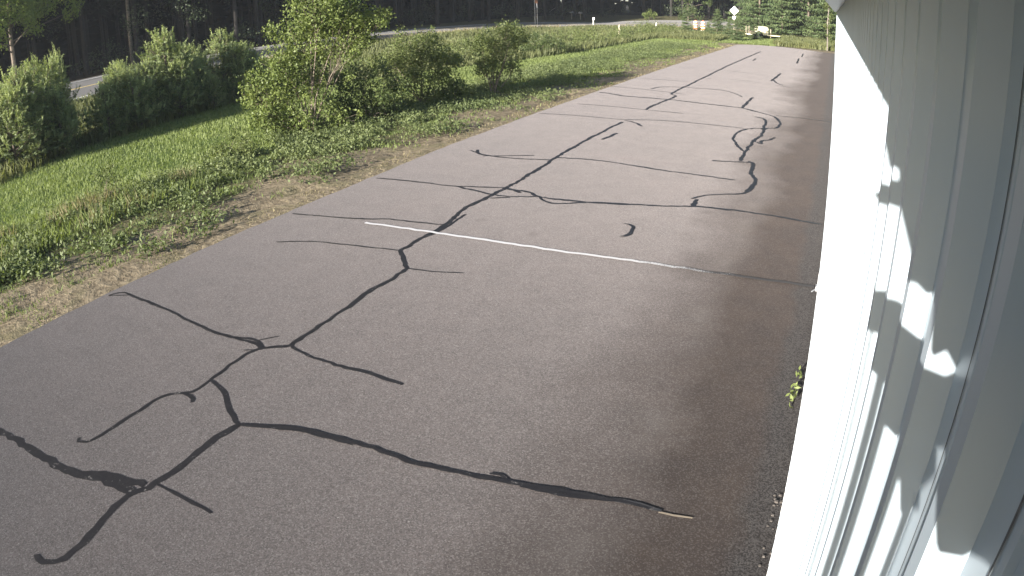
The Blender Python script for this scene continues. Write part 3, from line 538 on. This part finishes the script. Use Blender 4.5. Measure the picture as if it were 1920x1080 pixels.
PINES = [(-23.5, 10.4, 2.69), (-24, 11.1, 3.15), (-25, 12.4, 3.3), (-26, 13.9, 3.55), (-23.6, 12.4, 2.3), (-24.2, 14.9, 1.94), (-25, 15.8, 2.15), (-24.4, 16.4, 2.25), (-25.2, 17.8, 2.45), (-25.6, 19.1, 3.55),
         (-24.6, 18.9, 2.3), (-25.5, 20.7, 2.1), (-26, 22.8, 3.15), (-25, 22.8, 2.45), (-24.2, 20.4, 1.5), (-31, 21.0, 2.1), (-31, 20.1, 2.3), (-31, 24.9, 2.5), (-25.2, 24.4, 1.8), (-24.6, 9.0, 2.8), (-25.6, 10.6, 2.9), (-26.2, 17.0, 2.6), (-26.6, 20.8, 2.7), (-26.4, 24.6, 2.4)]
kinds = []
for i in range(5):
    me, mb = young_pine(2.6, 50 + i, [.55, .48, .62, .5, .42][i]); me.materials.append(M['pine']); tm = bpy.data.meshes.new('trunk'); tm.from_pydata(mb.v, [], mb.f); tm.materials.append(M['bark']); kinds.append((me, tm))
ORD = ['first', 'second', 'third', 'fourth', 'fifth', 'sixth', 'seventh', 'eighth', 'ninth', 'tenth', 'eleventh', 'twelfth', 'thirteenth', 'fourteenth', 'fifteenth', 'sixteenth', 'seventeenth', 'eighteenth', 'nineteenth', 'twentieth', 'twenty first', 'twenty second', 'twenty third', 'twenty fourth', 'twenty fifth', 'twenty sixth']
order = sorted(range(len(PINES)), key=lambda i: math.atan2(PINES[i][0], PINES[i][1]))
PL = {i: '%s %s young pine, %s from the left in the row along the mown grass' % ('tall' if PINES[i][2] > 3 else 'short' if PINES[i][2] < 2.2 else 'bushy', 'slender' if i == 3 else 'dense', ORD[k]) for k, i in enumerate(order)}
for i, (x, y, h) in enumerate(PINES):
    e = empty('young_pine', (x, y, float(gz(x, y)) - .04), PL.get(i, 'young pine with upright shoots, one of those packed together along the highway side of the grass'), 'pine tree', 'young pines in a row along the grass')
    k = kinds[i % 5] if i not in (3, 9, 12) else kinds[4 if i == 3 else 1]
    for nm, me in zip(('needles', 'trunk'), k):
        o = bpy.data.objects.new(nm, me); COL.objects.link(o); o.parent = e
    s = h / 2.6; e.scale = (s * (1.0 if i in (3,) else 1.4), s * (1.0 if i in (3,) else 1.4), s); e.rotation_euler = (0, 0, i * 1.7)
    if i == 3: e.scale = (s * .55, s * .55, s)

# forest across the highway
def forest_tree(seed, h=30, bare=9.0):
    rnd = random.Random(seed); rng = np.random.default_rng(seed); mb = MB()
    pts = [(0, 0, -.3)] + [(rnd.uniform(-.12, .12), rnd.uniform(-.12, .12), z) for z in (4, 9, 15, 22)] + [(0, 0, h)]
    mb.tube(pts, [.23, .19, .17, .14, .09, .02], 9)
    for k in range(14):
        a = rnd.uniform(0, 6.28); z = rnd.uniform(2.2, bare); l = rnd.uniform(.4, 1.6); mb.tube([(0, 0, z), (math.cos(a) * l, math.sin(a) * l, z + rnd.uniform(-.2, .3))], [.025, .008], 4)
    lobes = []
    z = bare
    while z < h:
        r = 3.4 * (1 - (z - bare) / (h - bare)) ** .6 + .5; a = rnd.uniform(0, 6.28)
        for q in range(3): lobes.append((math.cos(a + q * 2.1) * r * .5, math.sin(a + q * 2.1) * r * .5, z + rnd.uniform(-.6, .6), r * .62, .9))
        z += 1.7
    P, T = cloud(lobes, rng, 3.0, .42, 9, .6); V, F = leaves(P, .95, rng, upb=.6, asp=.6); return npmesh('crown', V, F, np.repeat(T, 4)), mb
fk = []
for i in range(3):
    me, mb = forest_tree(90 + i, 30, 8.0 + i); me.materials.append(M['forest']); tm = bpy.data.meshes.new('trunk'); tm.from_pydata(mb.v, [], mb.f); tm.materials.append(M['darkbark']); fk.append((me, tm))
pts = dens(np.array([(-78, -75), (-70, 4), (-59, 26), (-52.5, 39), (-50.5, 50), (-49.4, 62), (-48.0, 75), (-45, 90), (-40, 105), (-31.5, 115), (-18, 121), (-2, 125), (24, 130)], float), 50)
tg = np.gradient(pts, axis=0); tg /= np.linalg.norm(tg, axis=1)[:, None]; nrm = np.stack([-tg[:, 1], tg[:, 0]], 1)
rnd = random.Random(21); FT = []
for row in range(5):
    for i in range(len(pts)):
        p = pts[i] + nrm[i] * (row * 5.2 + rnd.uniform(-1.6, 1.6)) + tg[i] * rnd.uniform(-2, 2) + tg[i] * (row % 2) * 2.4
        if row == 0 and (p[1] > 100 and p[0] > -36) and rnd.random() < .35: continue
        FT.append(p)
flabel = 'tall dark pine among the shaded trunks of the wood across the highway'
for i, p in enumerate(FT):
    e = empty('forest_pine', (p[0], p[1], float(gz(p[0], p[1]))), flabel, 'tree', 'pines of the dark wood across the highway', rnd.uniform(0, 6.28)); s = rnd.uniform(.85, 1.15); e.scale = (s * rnd.uniform(.8, 1.25),) * 2 + (s,)
    for nm, me in zip(('crown', 'trunk'), fk[i % 3]):
        o = bpy.data.objects.new(nm, me); COL.objects.link(o); o.parent = e
# one sunlit trunk, its light put into a paler bark colour
e = empty('pale_trunk_pine', (-55.0, 37.3, 1.2), 'forest tree with a pale lit trunk above the highway, left of the tall bright tree', 'tree')
mb = MB().tube([(0, 0, 0), (.05, 0, 3), (0, .1, 7), (.1, 0, 14)], [.20, .17, .15, .06], 10); mb.build('trunk', M['palebark'], e, True)
me2 = fk[0][0]; o = bpy.data.objects.new('crown', me2); COL.objects.link(o); o.parent = e
# deep wood behind: one dense mass nobody could count
rng = np.random.default_rng(77); N = 45000; u = rng.uniform(0, len(pts) - 1, N); i0 = u.astype(int); fr = (u - i0)[:, None]
c = pts[i0] * (1 - fr) + pts[np.minimum(i0 + 1, len(pts) - 1)] * fr + nrm[i0] * (23 + rng.uniform(0, 30, N))[:, None]
P = np.stack([c[:, 0], c[:, 1], 1.2 + rng.uniform(-.5, 22, N)], 1); V, F = leaves(P, 3.2, rng, upb=0, asp=.9)
tag(link('deep_wood', npmesh('deep_wood', V, F, np.repeat(rng.uniform(0, 1, N), 4)), M['farwood']), 'dense dark depths of the wood behind the roadside trunks', 'wood', kind='stuff')

rng = np.random.default_rng(78); lob = []
for i in range(230):
    u = rng.uniform(0, len(pts) - 1.01); a = int(u); q = pts[a] * (1 - (u - a)) + pts[a + 1] * (u - a) + nrm[a] * rng.uniform(-1.5, 9); hi = rng.random() < .45
    lob.append((q[0], q[1], float(gz(q[0], q[1])) + (rng.uniform(3.0, 8.5) if hi else rng.uniform(.3, 1.6)), rng.uniform(.7, 1.7), .8))
P, T = cloud(lob, rng, 9, .3, 12, .8); V, F = leaves(P, .26, rng)
tag(link('undergrowth', npmesh('undergrowth', V, F, np.repeat(T, 4)), M['under']), 'dark undergrowth and low boughs along the edge of the wood', 'undergrowth', kind='stuff')
# leafy boughs of a broadleaf tree leaning over the highway at top left
def px_tree(name, label, base, lobes, mat, size, K, seed, trunk_r, hh, cat='tree', group=None, spread=.22, per=12, bark='bark', flat=1.0):
    e = empty(name, (base[0], base[1], float(gz(*base)) - .05), label, cat, group); mb = MB(); rnd = random.Random(seed)
    mb.tube([(0, 0, 0), (rnd.uniform(-.1, .1), 0, hh * .4), (0, rnd.uniform(-.2, .2), hh * .75), (0, 0, hh)], [trunk_r, trunk_r * .8, trunk_r * .5, trunk_r * .15], 8)
    for (x, y, z, r, d) in lobes:
        s = Vector((0, 0, max(.3, min(z - .4, hh * .8) * .8))); t = Vector((x, y, z)); mb.tube([s, s.lerp(t, .5) + Vector((0, 0, .1)), t], [trunk_r * .3, trunk_r * .2, trunk_r * .07], 5)
    mb.build('trunk', M[bark], e); crown('foliage', lobes, M[mat], e, size, K, seed, spread, per, .6, .05, flat); return e
px_tree('roadside_oak', 'broadleaf tree with lit green boughs hanging over the highway at top left', (-48.5, 22.5),
        [(.5, -2.5, 5.4, 1.3, 1), (1.2, -.6, 5.9, 1.4, 1), (.6, 1.4, 6.2, 1.3, 1), (1.0, -4.2, 6.0, 1.6, 1), (.5, 3.4, 6.4, 1.2, .8), (0, 0, 8.6, 2.8, 1), (0, 3.5, 9.0, 2.4, 1), (0, -3.5, 8.6, 2.6, 1), (1.4, 1.2, 4.7, .8, .6), (1, -5.6, 4.9, 1.2, .8), (.4, 5.4, 6.6, 1.0, .6), (.8, 4.6, 5.2, .6, .4), (1.2, -1.8, 4.2, .9, .6)], 'oak', .21, 62, 5, .20, 9, spread=.3)

# conifers beyond the end of the apron
def tier_pine(seed, h=9.5, r=3.0):
    rnd = random.Random(seed); rng = np.random.default_rng(seed); mb = MB(); mb.tube([(0, 0, -.1), (0, .05, h * .5), (0, 0, h)], [.16, .11, .02], 8); P = []; T = []
    z = .5
    while z < h - .3:
        ln = r * (1 - z / h) ** .7 + .25
        for k in range(rnd.randint(5, 7)):
            a = rnd.uniform(0, 6.28); l = ln * rnd.uniform(.65, 1.15); rise = rnd.uniform(-.02, .25); tn = rnd.uniform(.2, .8)
            mb.tube([(0, 0, z), (math.cos(a) * l * .5, math.sin(a) * l * .5, z + l * rise * .3), (math.cos(a) * l, math.sin(a) * l, z + l * rise)], [.03, .02, .008], 4, False)
            m = int(l * 60); u = rng.uniform(.02, 1, m) ** .85; side = rng.normal(0, .17 * l + .06, m) * (1.1 - u * .6)
            P.append(np.stack([math.cos(a) * l * u - math.sin(a) * side, math.sin(a) * l * u + math.cos(a) * side, z + l * rise * u + rng.normal(.04, .07, m)], 1)); T.append(np.clip(rng.normal(tn, .15, m), 0, 1))
        z += rnd.uniform(.38, .62)
    P = np.concatenate(P); T = np.concatenate(T); V, F = leaves(P, .26, rng, upb=.5, asp=.45); return npmesh('foliage', V, F, np.repeat(T, 4)), mb
tk = []
for i in range(4):
    me, mb = tier_pine(130 + i); me.materials.append(M['bigpine']); tm = bpy.data.meshes.new('trunk'); tm.from_pydata(mb.v, [], mb.f); tm.materials.append(M['bark']); tk.append((me, tm))
TP = [(-9.6, 91, 1.0, 'bright green pine at the left end of the pines beyond the apron'), (-6.4, 87.5, .95, 'wide pine behind the cream trailer'), (-3.4, 90.5, 1.1, 'layered pine behind the weeds, between the cream trailer and the low corner pine'), (-1.0, 85.5, .9, 'low spreading pine right beside the far hangar corner'), (1.6, 89, 1.05, 'layered pine partly hidden behind the far hangar corner'), (-7.9, 96, 1.25, None), (-4.6, 98.5, 1.3, None),
      (-.9, 97, 1.3, None), (4.5, 93, 1.2, None), (2.8, 99.5, 1.3, None), (-10.8, 97, 1.2, None), (-2.2, 104, 1.5, None), (-6.5, 106, 1.5, None), (2, 107, 1.5, None), (-11.5, 104, 1.4, None)]
for i, (x, y, s, lb) in enumerate(TP):
    e = empty('tiered_pine', (x, y, float(gz(x, y)) - .04), lb or 'green pine in the back rows of the group beyond the end of the apron', 'pine tree', 'pines beyond the end of the apron', i * 1.3); e.scale = (s, s, s)
    for nm, me in zip(('foliage', 'trunk'), tk[i % 4]):
        o = bpy.data.objects.new(nm, me); COL.objects.link(o); o.parent = e
# saplings in front of the far wood
for i, (x, y, h, lb) in enumerate([(-17.4, 83.5, 3.6, 'slim young conifer left of the orange drums'), (-12.9, 78.5, 3.3, 'slim young conifer right of the orange drums'), (-9.75, 71.4, 2.5, 'bushy young conifer in front of the diamond sign post'), (-11.3, 76.5, 2.2, 'short young conifer just left of the diamond sign'), (-8.6, 77.0, 2.4, 'short young conifer between diamond sign and cream trailer'), (-14.3, 81, 1.7, 'low young conifer between the orange drums and the diamond sign')]):
    e = empty('young_conifer', (x, y, float(gz(x, y)) - .04), lb, 'conifer', 'young conifers beyond the mown grass', i * .9); s = h / 9.5; e.scale = (s * (1.15 if i != 0 else .8), s * (1.15 if i != 0 else .8), s)
    for nm, me in zip(('foliage', 'trunk'), tk[(i + 1) % 4]):
        o = bpy.data.objects.new(nm, me); COL.objects.link(o); o.parent = e
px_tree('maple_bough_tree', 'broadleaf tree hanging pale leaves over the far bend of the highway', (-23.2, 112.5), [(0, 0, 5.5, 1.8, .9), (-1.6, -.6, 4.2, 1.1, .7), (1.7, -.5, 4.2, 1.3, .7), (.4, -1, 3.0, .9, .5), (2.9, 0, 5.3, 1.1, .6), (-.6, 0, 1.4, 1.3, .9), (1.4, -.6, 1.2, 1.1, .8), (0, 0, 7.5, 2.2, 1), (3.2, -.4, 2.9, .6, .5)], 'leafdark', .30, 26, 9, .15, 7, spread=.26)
px_tree('roadside_bush', 'small light bush on the far side of the highway behind the white marker post', (-29.3, 111.5), [(0, 0, .9, .75, 1), (.7, 0, .7, .5, .8), (-.6, 0, .6, .5, .8)], 'leaf', .2, 40, 12, .03, 1, 'bush')
# slender birch at the far corner of the hangar
px_tree('birch_tree', 'slender birch with a white trunk beside the far hangar corner', (-.65, 67.6), [(.15, 0, 1.2, .3, .8), (-.1, 0, 2.2, .3, .7), (.2, .1, 3.1, .3, .7), (-.1, 0, 4.0, .4, .7), (.1, 0, 4.9, .5, .8), (0, 0, 5.8, .6, 1)], 'leaf2', .14, 130, 14, .06, 6.2, bark='palebark', spread=.12)

# ------------------------------------------------------------------ grass and weeds (uncountable)
def blades(P, h, w, lean, rng, tone=None, k=1):
    n = len(P); a = rng.uniform(0, 6.283, n); d = np.stack([np.cos(a), np.sin(a), np.zeros(n)], 1); s = np.stack([-np.sin(a), np.cos(a), np.zeros(n)], 1)
    H = h * rng.uniform(.6, 1.3, n); tip = P + d * (lean * H * rng.uniform(.1, 1.2, n))[:, None]; tip[:, 2] += H; W = (w * rng.uniform(.7, 1.3, n))[:, None]
    mid = P + (tip - P) * .5; mid[:, 2] += H * .08
    V = np.stack([P - s * W, P + s * W, mid + s * W * .7, tip, mid - s * W * .7], 1).reshape(-1, 3); return V, np.arange(5 * n).reshape(n, 5)
def field(name, label, cat, n, region, hfun, wfun, mat, lean, seed, keep=None):
    rng = np.random.default_rng(seed); x0, x1, y0, y1 = region
    v = rng.uniform(0, 1, n); y = y0 + (y1 - y0) * v ** 1.6; x = rng.uniform(x0, x1, n); ok = keep(x, y, rng) if keep else np.ones(n, bool); x, y = x[ok], y[ok]
    P = np.stack([x, y, gz(x, y) - .05], 1); V, F = blades(P, hfun(y, x), wfun(y), lean, rng); T = np.clip(vnoise(x, y, 2.2, seed) * .7 + rng.uniform(0, .4, len(x)), 0, 1)
    return tag(link(name, npmesh(name, V, F, np.repeat(T, 5)), M[mat]), label, cat, kind='stuff')
left_lawn = lambda y: np.where(y > 34, -11.8, -13.6)
def k_lawn(x, y, r): return (x > edge_x(y) - .2) & (x < left_lawn(y) + (vnoise(x, y, 1.5, 8) - .5) * 2)
field('lawn_grass', 'sunlit mown grass between the pines and the weedy dirt strip', 'grass', 230000, (-25, -11, 2, 92), lambda y, x: .085 + .0016 * y, lambda y: .006 + .00055 * y, 'grass', .8, 31, k_lawn)
def k_strip(x, y, r):
    d = np.clip((-x - 9.5 + (vnoise(x, y, 1.0, 9) - .5) * 3.0 + (vnoise(x, y, 4, 10) - .5) * 2) / 3.4, 0, 1); return (r.uniform(0, 1, len(x)) < d ** 1.3) & (vnoise(x, y, .45, 12) > .42)
field('strip_grass', 'rough grass scattered over the dirt strip beside the apron', 'grass', 130000, (-15.5, -9.1, 1.5, 70), lambda y, x: .07 + .0012 * y, lambda y: .006 + .0005 * y, 'grass', 1.0, 32, k_strip)
# broadleaf weeds on the strip
rng = np.random.default_rng(40); N = 30000; y = 1.5 + 58 * rng.uniform(0, 1, N) ** 1.5; x = rng.uniform(-15.5, -9.6, N)
w1 = (vnoise(x, y, 1.1, 21) - .5) * 2.2 + (vnoise(x, y, 2.4, 22) - .5) * 2.2; band = np.clip((-x - 10.2 + w1) / 2.6, 0, 1) * np.clip((x + 15.6) / 1.2, 0, 1); ok = (rng.uniform(0, 1, N) < band) & (vnoise(x, y, .5, 23) > .40); x, y = x[ok], y[ok]; n = len(x)
k = 11; idx = np.repeat(np.arange(n), k); sz = rng.uniform(.06, .19, n)[idx] * (1 + .006 * y[idx])
P = np.stack([x[idx] + rng.normal(0, 1, n * k) * sz * .9, y[idx] + rng.normal(0, 1, n * k) * sz * .9, rng.uniform(.0, 1.0, n * k) * sz * 1.5], 1); V, F = leaves(P, .085, rng, upb=.6, asp=.5)
V = V * 1.0; tag(link('ground_weeds', npmesh('ground_weeds', V, F, np.repeat(np.clip(vnoise(x, y, 3, 24)[idx] * .7 + rng.uniform(0, .4, n * k), 0, 1), 4)), M['weed']), 'low broadleaf weeds along the middle of the dirt strip', 'weeds', kind='stuff')
# straw at lower left and along the road verge
def k_straw(x, y, r): return vnoise(x, y, .7, 41) > .52
field('dry_straw', 'tan dry straw stalks standing in the green grass at the left edge', 'straw', 2600, (-14.6, -12.6, 2.6, 8.6), lambda y, x: .42, lambda y: .006, 'straw', .35, 42, k_straw)
field('strip_tall_grass', 'taller green grass around the dry straw at the left edge', 'grass', 5200, (-15.2, -12.4, 2.2, 10.5), lambda y, x: .30, lambda y: .008, 'grass', .5, 43)
field('straw_tuft', 'small pale straw tuft left of the knee high leafy shrub', 'straw', 90, (-13.9, -13.5, 10.0, 10.6), lambda y, x: .36, lambda y: .006, 'straw', .3, 44)
# tall weeds between the mown grass and the highway
def k_tall(x, y, r): return (x < edge_x(y) + .3) & (x > np.interp(y, [0, 60, 80, 90, 96], [-37.2, -38.4, -35, -31, -24]))
field('bank_weeds', 'tall green weeds on the bank between the mown grass and the highway', 'weeds', 90000, (-38.5, -16.8, 4, 95), lambda y, x: .42 + .1 * np.sin(x) + 0 * y, lambda y: .016 + .0006 * y, 'tall', .6, 45, k_tall)
def k_tall2(x, y, r): return (y > 68.0 + .25 * np.abs(x)) | (x < -8.8)
field('end_weeds', 'lush green weeds beyond the end of the apron in front of the pines', 'weeds', 30000, (-17.5, 2.5, 67, 90), lambda y, x: .45 + .06 * np.sin(x * 2), lambda y: .06 + 0 * y, 'tall', .6, 46, lambda x, y, r: ((y > 68.3) | (x < -9.6)) & ~((x > -11) & (x < -5.8) & (y < 82)) | ((y > 76) & (x < -12)) )
def k_low(x, y, r): return (x > -11) & (x < -5.5)
field('end_grass', 'short bright grass between the apron end and the cream trailer', 'grass', 12000, (-11.5, -5, 67, 84), lambda y, x: .16 + 0 * y, lambda y: .05 + 0 * y, 'grass', .8, 47, k_low)
def k_verge(x, y, r): return (np.abs(x - np.interp(y, [0, 20, 36, 50, 62, 71, 81, 90.8, 96.2], [-36.9, -36.9, -37.6, -38.3, -38.2, -37.4, -34.6, -30, -24.3])) < .75) & (vnoise(x, y, 1.3, 51) > .35)
field('verge_straw', 'golden dry grass lining the near edge of the highway', 'straw', 60000, (-39.5, -20, 30, 98), lambda y, x: .45 + 0 * y, lambda y: .012 + .0004 * y, 'straw', .4, 48, k_verge)
def k_top(x, y, r): return (y < 98.0 + .08 * (x + 19))
field('verge_grass', 'pale grass below the far bend of the highway', 'straw', 9000, (-26, -10, 95.5, 98.5), lambda y, x: .3 + 0 * y, lambda y: .05 + 0 * y, 'straw', .5, 49, k_top)
# fringe creeping over the apron edge
field('edge_fringe', 'thin dry grass creeping over the edge of the apron', 'grass', 6000, (-9.75, -8.95, 1.5, 64), lambda y, x: .035 + .0008 * y, lambda y: .004 + .0003 * y, 'straw', 1.2, 50, lambda x, y, r: vnoise(x, y, .5, 52) > .45)
# bank bushes: leafy mass behind the mown grass
rng = np.random.default_rng(60); lob = []
for i in range(210):
    y = rng.uniform(26, 92); ex = float(edge_x(y)); x = ex - rng.uniform(.3, 8.5); lob.append((x, y, float(gz(x, y)) + rng.uniform(.15, .55), rng.uniform(.35, .75), .8))
P, T = cloud(lob, rng, 42, .16, 12); V, F = leaves(P, .14, rng); tag(link('bank_brush', npmesh('bank_brush', V, F, np.repeat(T, 4)), M['leaf2']), 'leafy brush and brambles covering the highway bank', 'brush', kind='stuff')
# weeds at the wall foot
for (x, y, n, s, lb) in [(.055, 5.95, 34, .085, 'green weed growing from the gap at the hangar foot'), (.07, 6.35, 16, .05, 'smaller weed just beyond the green weed at the hangar foot')]:
    rng = np.random.default_rng(int(y * 10)); P = np.stack([x - .03 - np.abs(rng.normal(0, s * .45, n)), y + rng.normal(0, s, n), rng.uniform(.0, s * 1.5, n)], 1)
    V1, F1 = leaves(P, .06, rng, asp=.35); T1 = rng.uniform(.4, 1, n); e = empty('wall_weed', (x - .03, y, 0), lb, 'weed')
    o = link('leaves', npmesh('leaves', V1, F1, np.repeat(T1, 4)), M['grass'], e); o.location = (-(x - .03), -y, 0)

# ------------------------------------------------------------------ roadside things
def at(x, y): return (x, y, float(gz(x, y)) - .04)
t = empty('warning_sign', at(-10.2, 72.6), 'white diamond road sign on a post above the young conifers', 'sign')
MB().box(-.03, .03, -.03, .03, 0, 3.0).build('post', M['wood'], t)
mb = MB(); s = .47; mb.add([(0, -.045, 3.08 - s), (s, -.045, 3.08), (0, -.045, 3.08 + s), (-s, -.045, 3.08), (0, -.035, 3.08 - s), (s, -.035, 3.08), (0, -.035, 3.08 + s), (-s, -.035, 3.08)], [(0, 1, 2, 3), (7, 6, 5, 4), (0, 4, 5, 1), (1, 5, 6, 2), (2, 6, 7, 3), (3, 7, 4, 0)])
mb.build('diamond_panel', M['signback'], t); MB().box(-.18, .18, -.045, -.034, 2.20, 2.50).build('plaque', M['signback'], t)

t = empty('marker_post', at(-31.0, 89.2), 'white marker post with a hooked top at the highway edge', 'post'); MB().tube([(0, 0, 0), (0, 0, 1.05), (0, 0, 1.2)], [.06, .06, .055], 8).build('post', M['white'], t); MB().box(-.10, .20, -.03, .03, 1.1, 1.42).build('reflector', M['white'], t, bevel=.02)
t = tag(MB().add(*(lambda b: (b.v, b.f))(MB().box(-.08, .08, -.08, .08, 0, 1.20).add([(-.08, -.08, 1.2), (.08, -.08, 1.2), (.08, .08, 1.2), (-.08, .08, 1.2), (0, 0, 1.27)], [(0, 1, 4), (1, 2, 4), (2, 3, 4), (3, 0, 4)]))).build('wooden_post', M['wood'], bevel=.008), 'short tan wooden post standing at the top of the mown grass', 'post'); t.location = at(-21.6, 70.2)
t = empty('traffic_cone', at(-24.2, 95.9), 'white traffic cone with an orange foot at the highway bend', 'cone'); MB().lathe([(.17, .05), (.13, .35), (.10, .6), (.04, .82)], 14).build('cone_body', M['white'], t, True); MB().box(-.24, .24, -.24, .24, 0, .05).build('base', M['orange'], t)
t = empty('road_sign', at(-38.0, 86.6), 'road sign seen edge on between two thin grey posts against the dark wood', 'sign')
for dx in (-.16, .16): MB().box(dx - .035, dx + .035, -.04, .04, 0, 3.6).build('post', M['steel'], t)
MB().box(-.12, .30, -.08, -.05, 2.9, 3.5).build('panel', M['redwood'], t)
t = empty('utility_pole', at(-43.8, 108.5), 'thin grey pole with a stay wire in front of the dark wood', 'pole'); MB().tube([(0, 0, 0), (0, 0, 3.4)], .05, 8).build('post', M['steel'], t); MB().tube([(0, 0, 1.9), (-1.6, .2, .9)], .02, 6).build('stay', M['steel'], t)
for i, (x, y, lb) in enumerate([(-40.8, 107.0, 'left of two pale mailboxes across the highway'), (-39.7, 108.0, 'right of two pale mailboxes across the highway')]):
    t = empty('mailbox', at(x, y), lb, 'mailbox', 'pale mailboxes across the highway'); MB().box(-.04, .04, -.04, .04, 0, 1.0).build('post', M['wood'], t); MB().prism([(-.24, 1.0), (.24, 1.0), (.24, 1.2), (.14, 1.3), (-.14, 1.3), (-.24, 1.2)], -.3, .3).build('box', M['steel'], t, bevel=.01)
def drum(x, y, lb):
    t = empty('traffic_drum', at(x, y), lb, 'traffic drum', 'orange and white traffic drums'); MB().lathe([(.36, 0), (.36, .07), (.30, .08)], 20).build('base', M['rubber'], t)
    h = .08
    for i in range(4): MB().lathe([(.30 - .012 * i, h + i * .33), (.29 - .012 * i, h + i * .33 + .165)], 20).build('orange_band', M['orange'], t, True); MB().lathe([(.302 - .012 * i, h + i * .33 + .165), (.292 - .012 * i, h + i * .33 + .33)], 20).build('white_band', M['white'], t, True)
    MB().box(-.10, .10, -.02, .02, h + 1.32, h + 1.46).build('handle', M['orange'], t, bevel=.02)
drum(-17.2, 88.0, 'orange and white traffic drum, left one of the pair'); drum(-16.0, 86.6, 'orange and white traffic drum, right one of the pair')

t = empty('utility_trailer', at(-8.35, 81.6), 'small cream trailer cart with one black wheel beyond the end of the apron', 'trailer')
body = [(-.68, .42), (-.68, 1.30), (-.58, 1.42), (.66, 1.38), (.84, 1.20), (.86, .42), (.30, .42), (.22, .72), (-.02, .88), (-.18, .90), (-.36, .86), (-.56, .70), (-.62, .42)]
MB().prism(body, -.55, .55).build('body', M['cream'], t, bevel=.02)
MB().box(-1.75, -.66, -.5, .5, .38, .50).build('deck', M['cream'], t, bevel=.01); MB().box(.81, 2.2, -.35, .35, .40, .47).build('drawbar_shelf', M['cream'], t, bevel=.01)
for x in (-1.72, -1.42): MB().tube([(x, -.45, .5), (x + .03, -.45, 1.35), (x + .03, .45, 1.35), (x, .45, .5)], .022, 6).build('frame_hoop', M['wood'], t)
MB().box(-1.35, -.72, -.4, .4, .5, .90).build('seat', M['bark'], t, bevel=.04)
w = MB().lathe([(.38, -.64), (.42, -.61), (.42, -.49), (.38, -.46)], 22, (-.18, 0, .42), 'y').build('wheel', M['rubber'], t, True); MB().lathe([(.11, -.655), (.12, -.65), (.12, -.64)], 16, (-.18, 0, .42), 'y').build('rim', M['rubber'], w)
w = MB().lathe([(.30, .46), (.33, .49), (.33, .61), (.30, .64)], 22, (-.18, 0, .34), 'y').build('wheel', M['rubber'], t, True); MB().lathe([(.16, .64), (.16, .65), (.15, .655)], 16, (-.18, 0, .34), 'y').build('rim', M['steel'], w)
MB().box(1.05, 1.12, -.05, .05, .0, 1.15).build('jack_post', M['wood'], t)

# ------------------------------------------------------------------ evening air
hz = bpy.data.materials.new('thin_evening_haze'); hz.use_nodes = True; hn = hz.node_tree.nodes; hn.remove(hn['Principled BSDF'])
pv = hn.new('ShaderNodeVolumePrincipled'); pv.inputs['Color'].default_value = (.80, .87, .95, 1); pv.inputs['Density'].default_value = .00042; pv.inputs['Anisotropy'].default_value = .2
hz.node_tree.links.new(pv.outputs[0], hn['Material Output'].inputs['Volume'])
tag(MB().box(-460, 360, -200, 860, -1.2, 48).build('haze', hz), 'thin evening haze over the whole airfield edge', 'haze', kind='stuff')
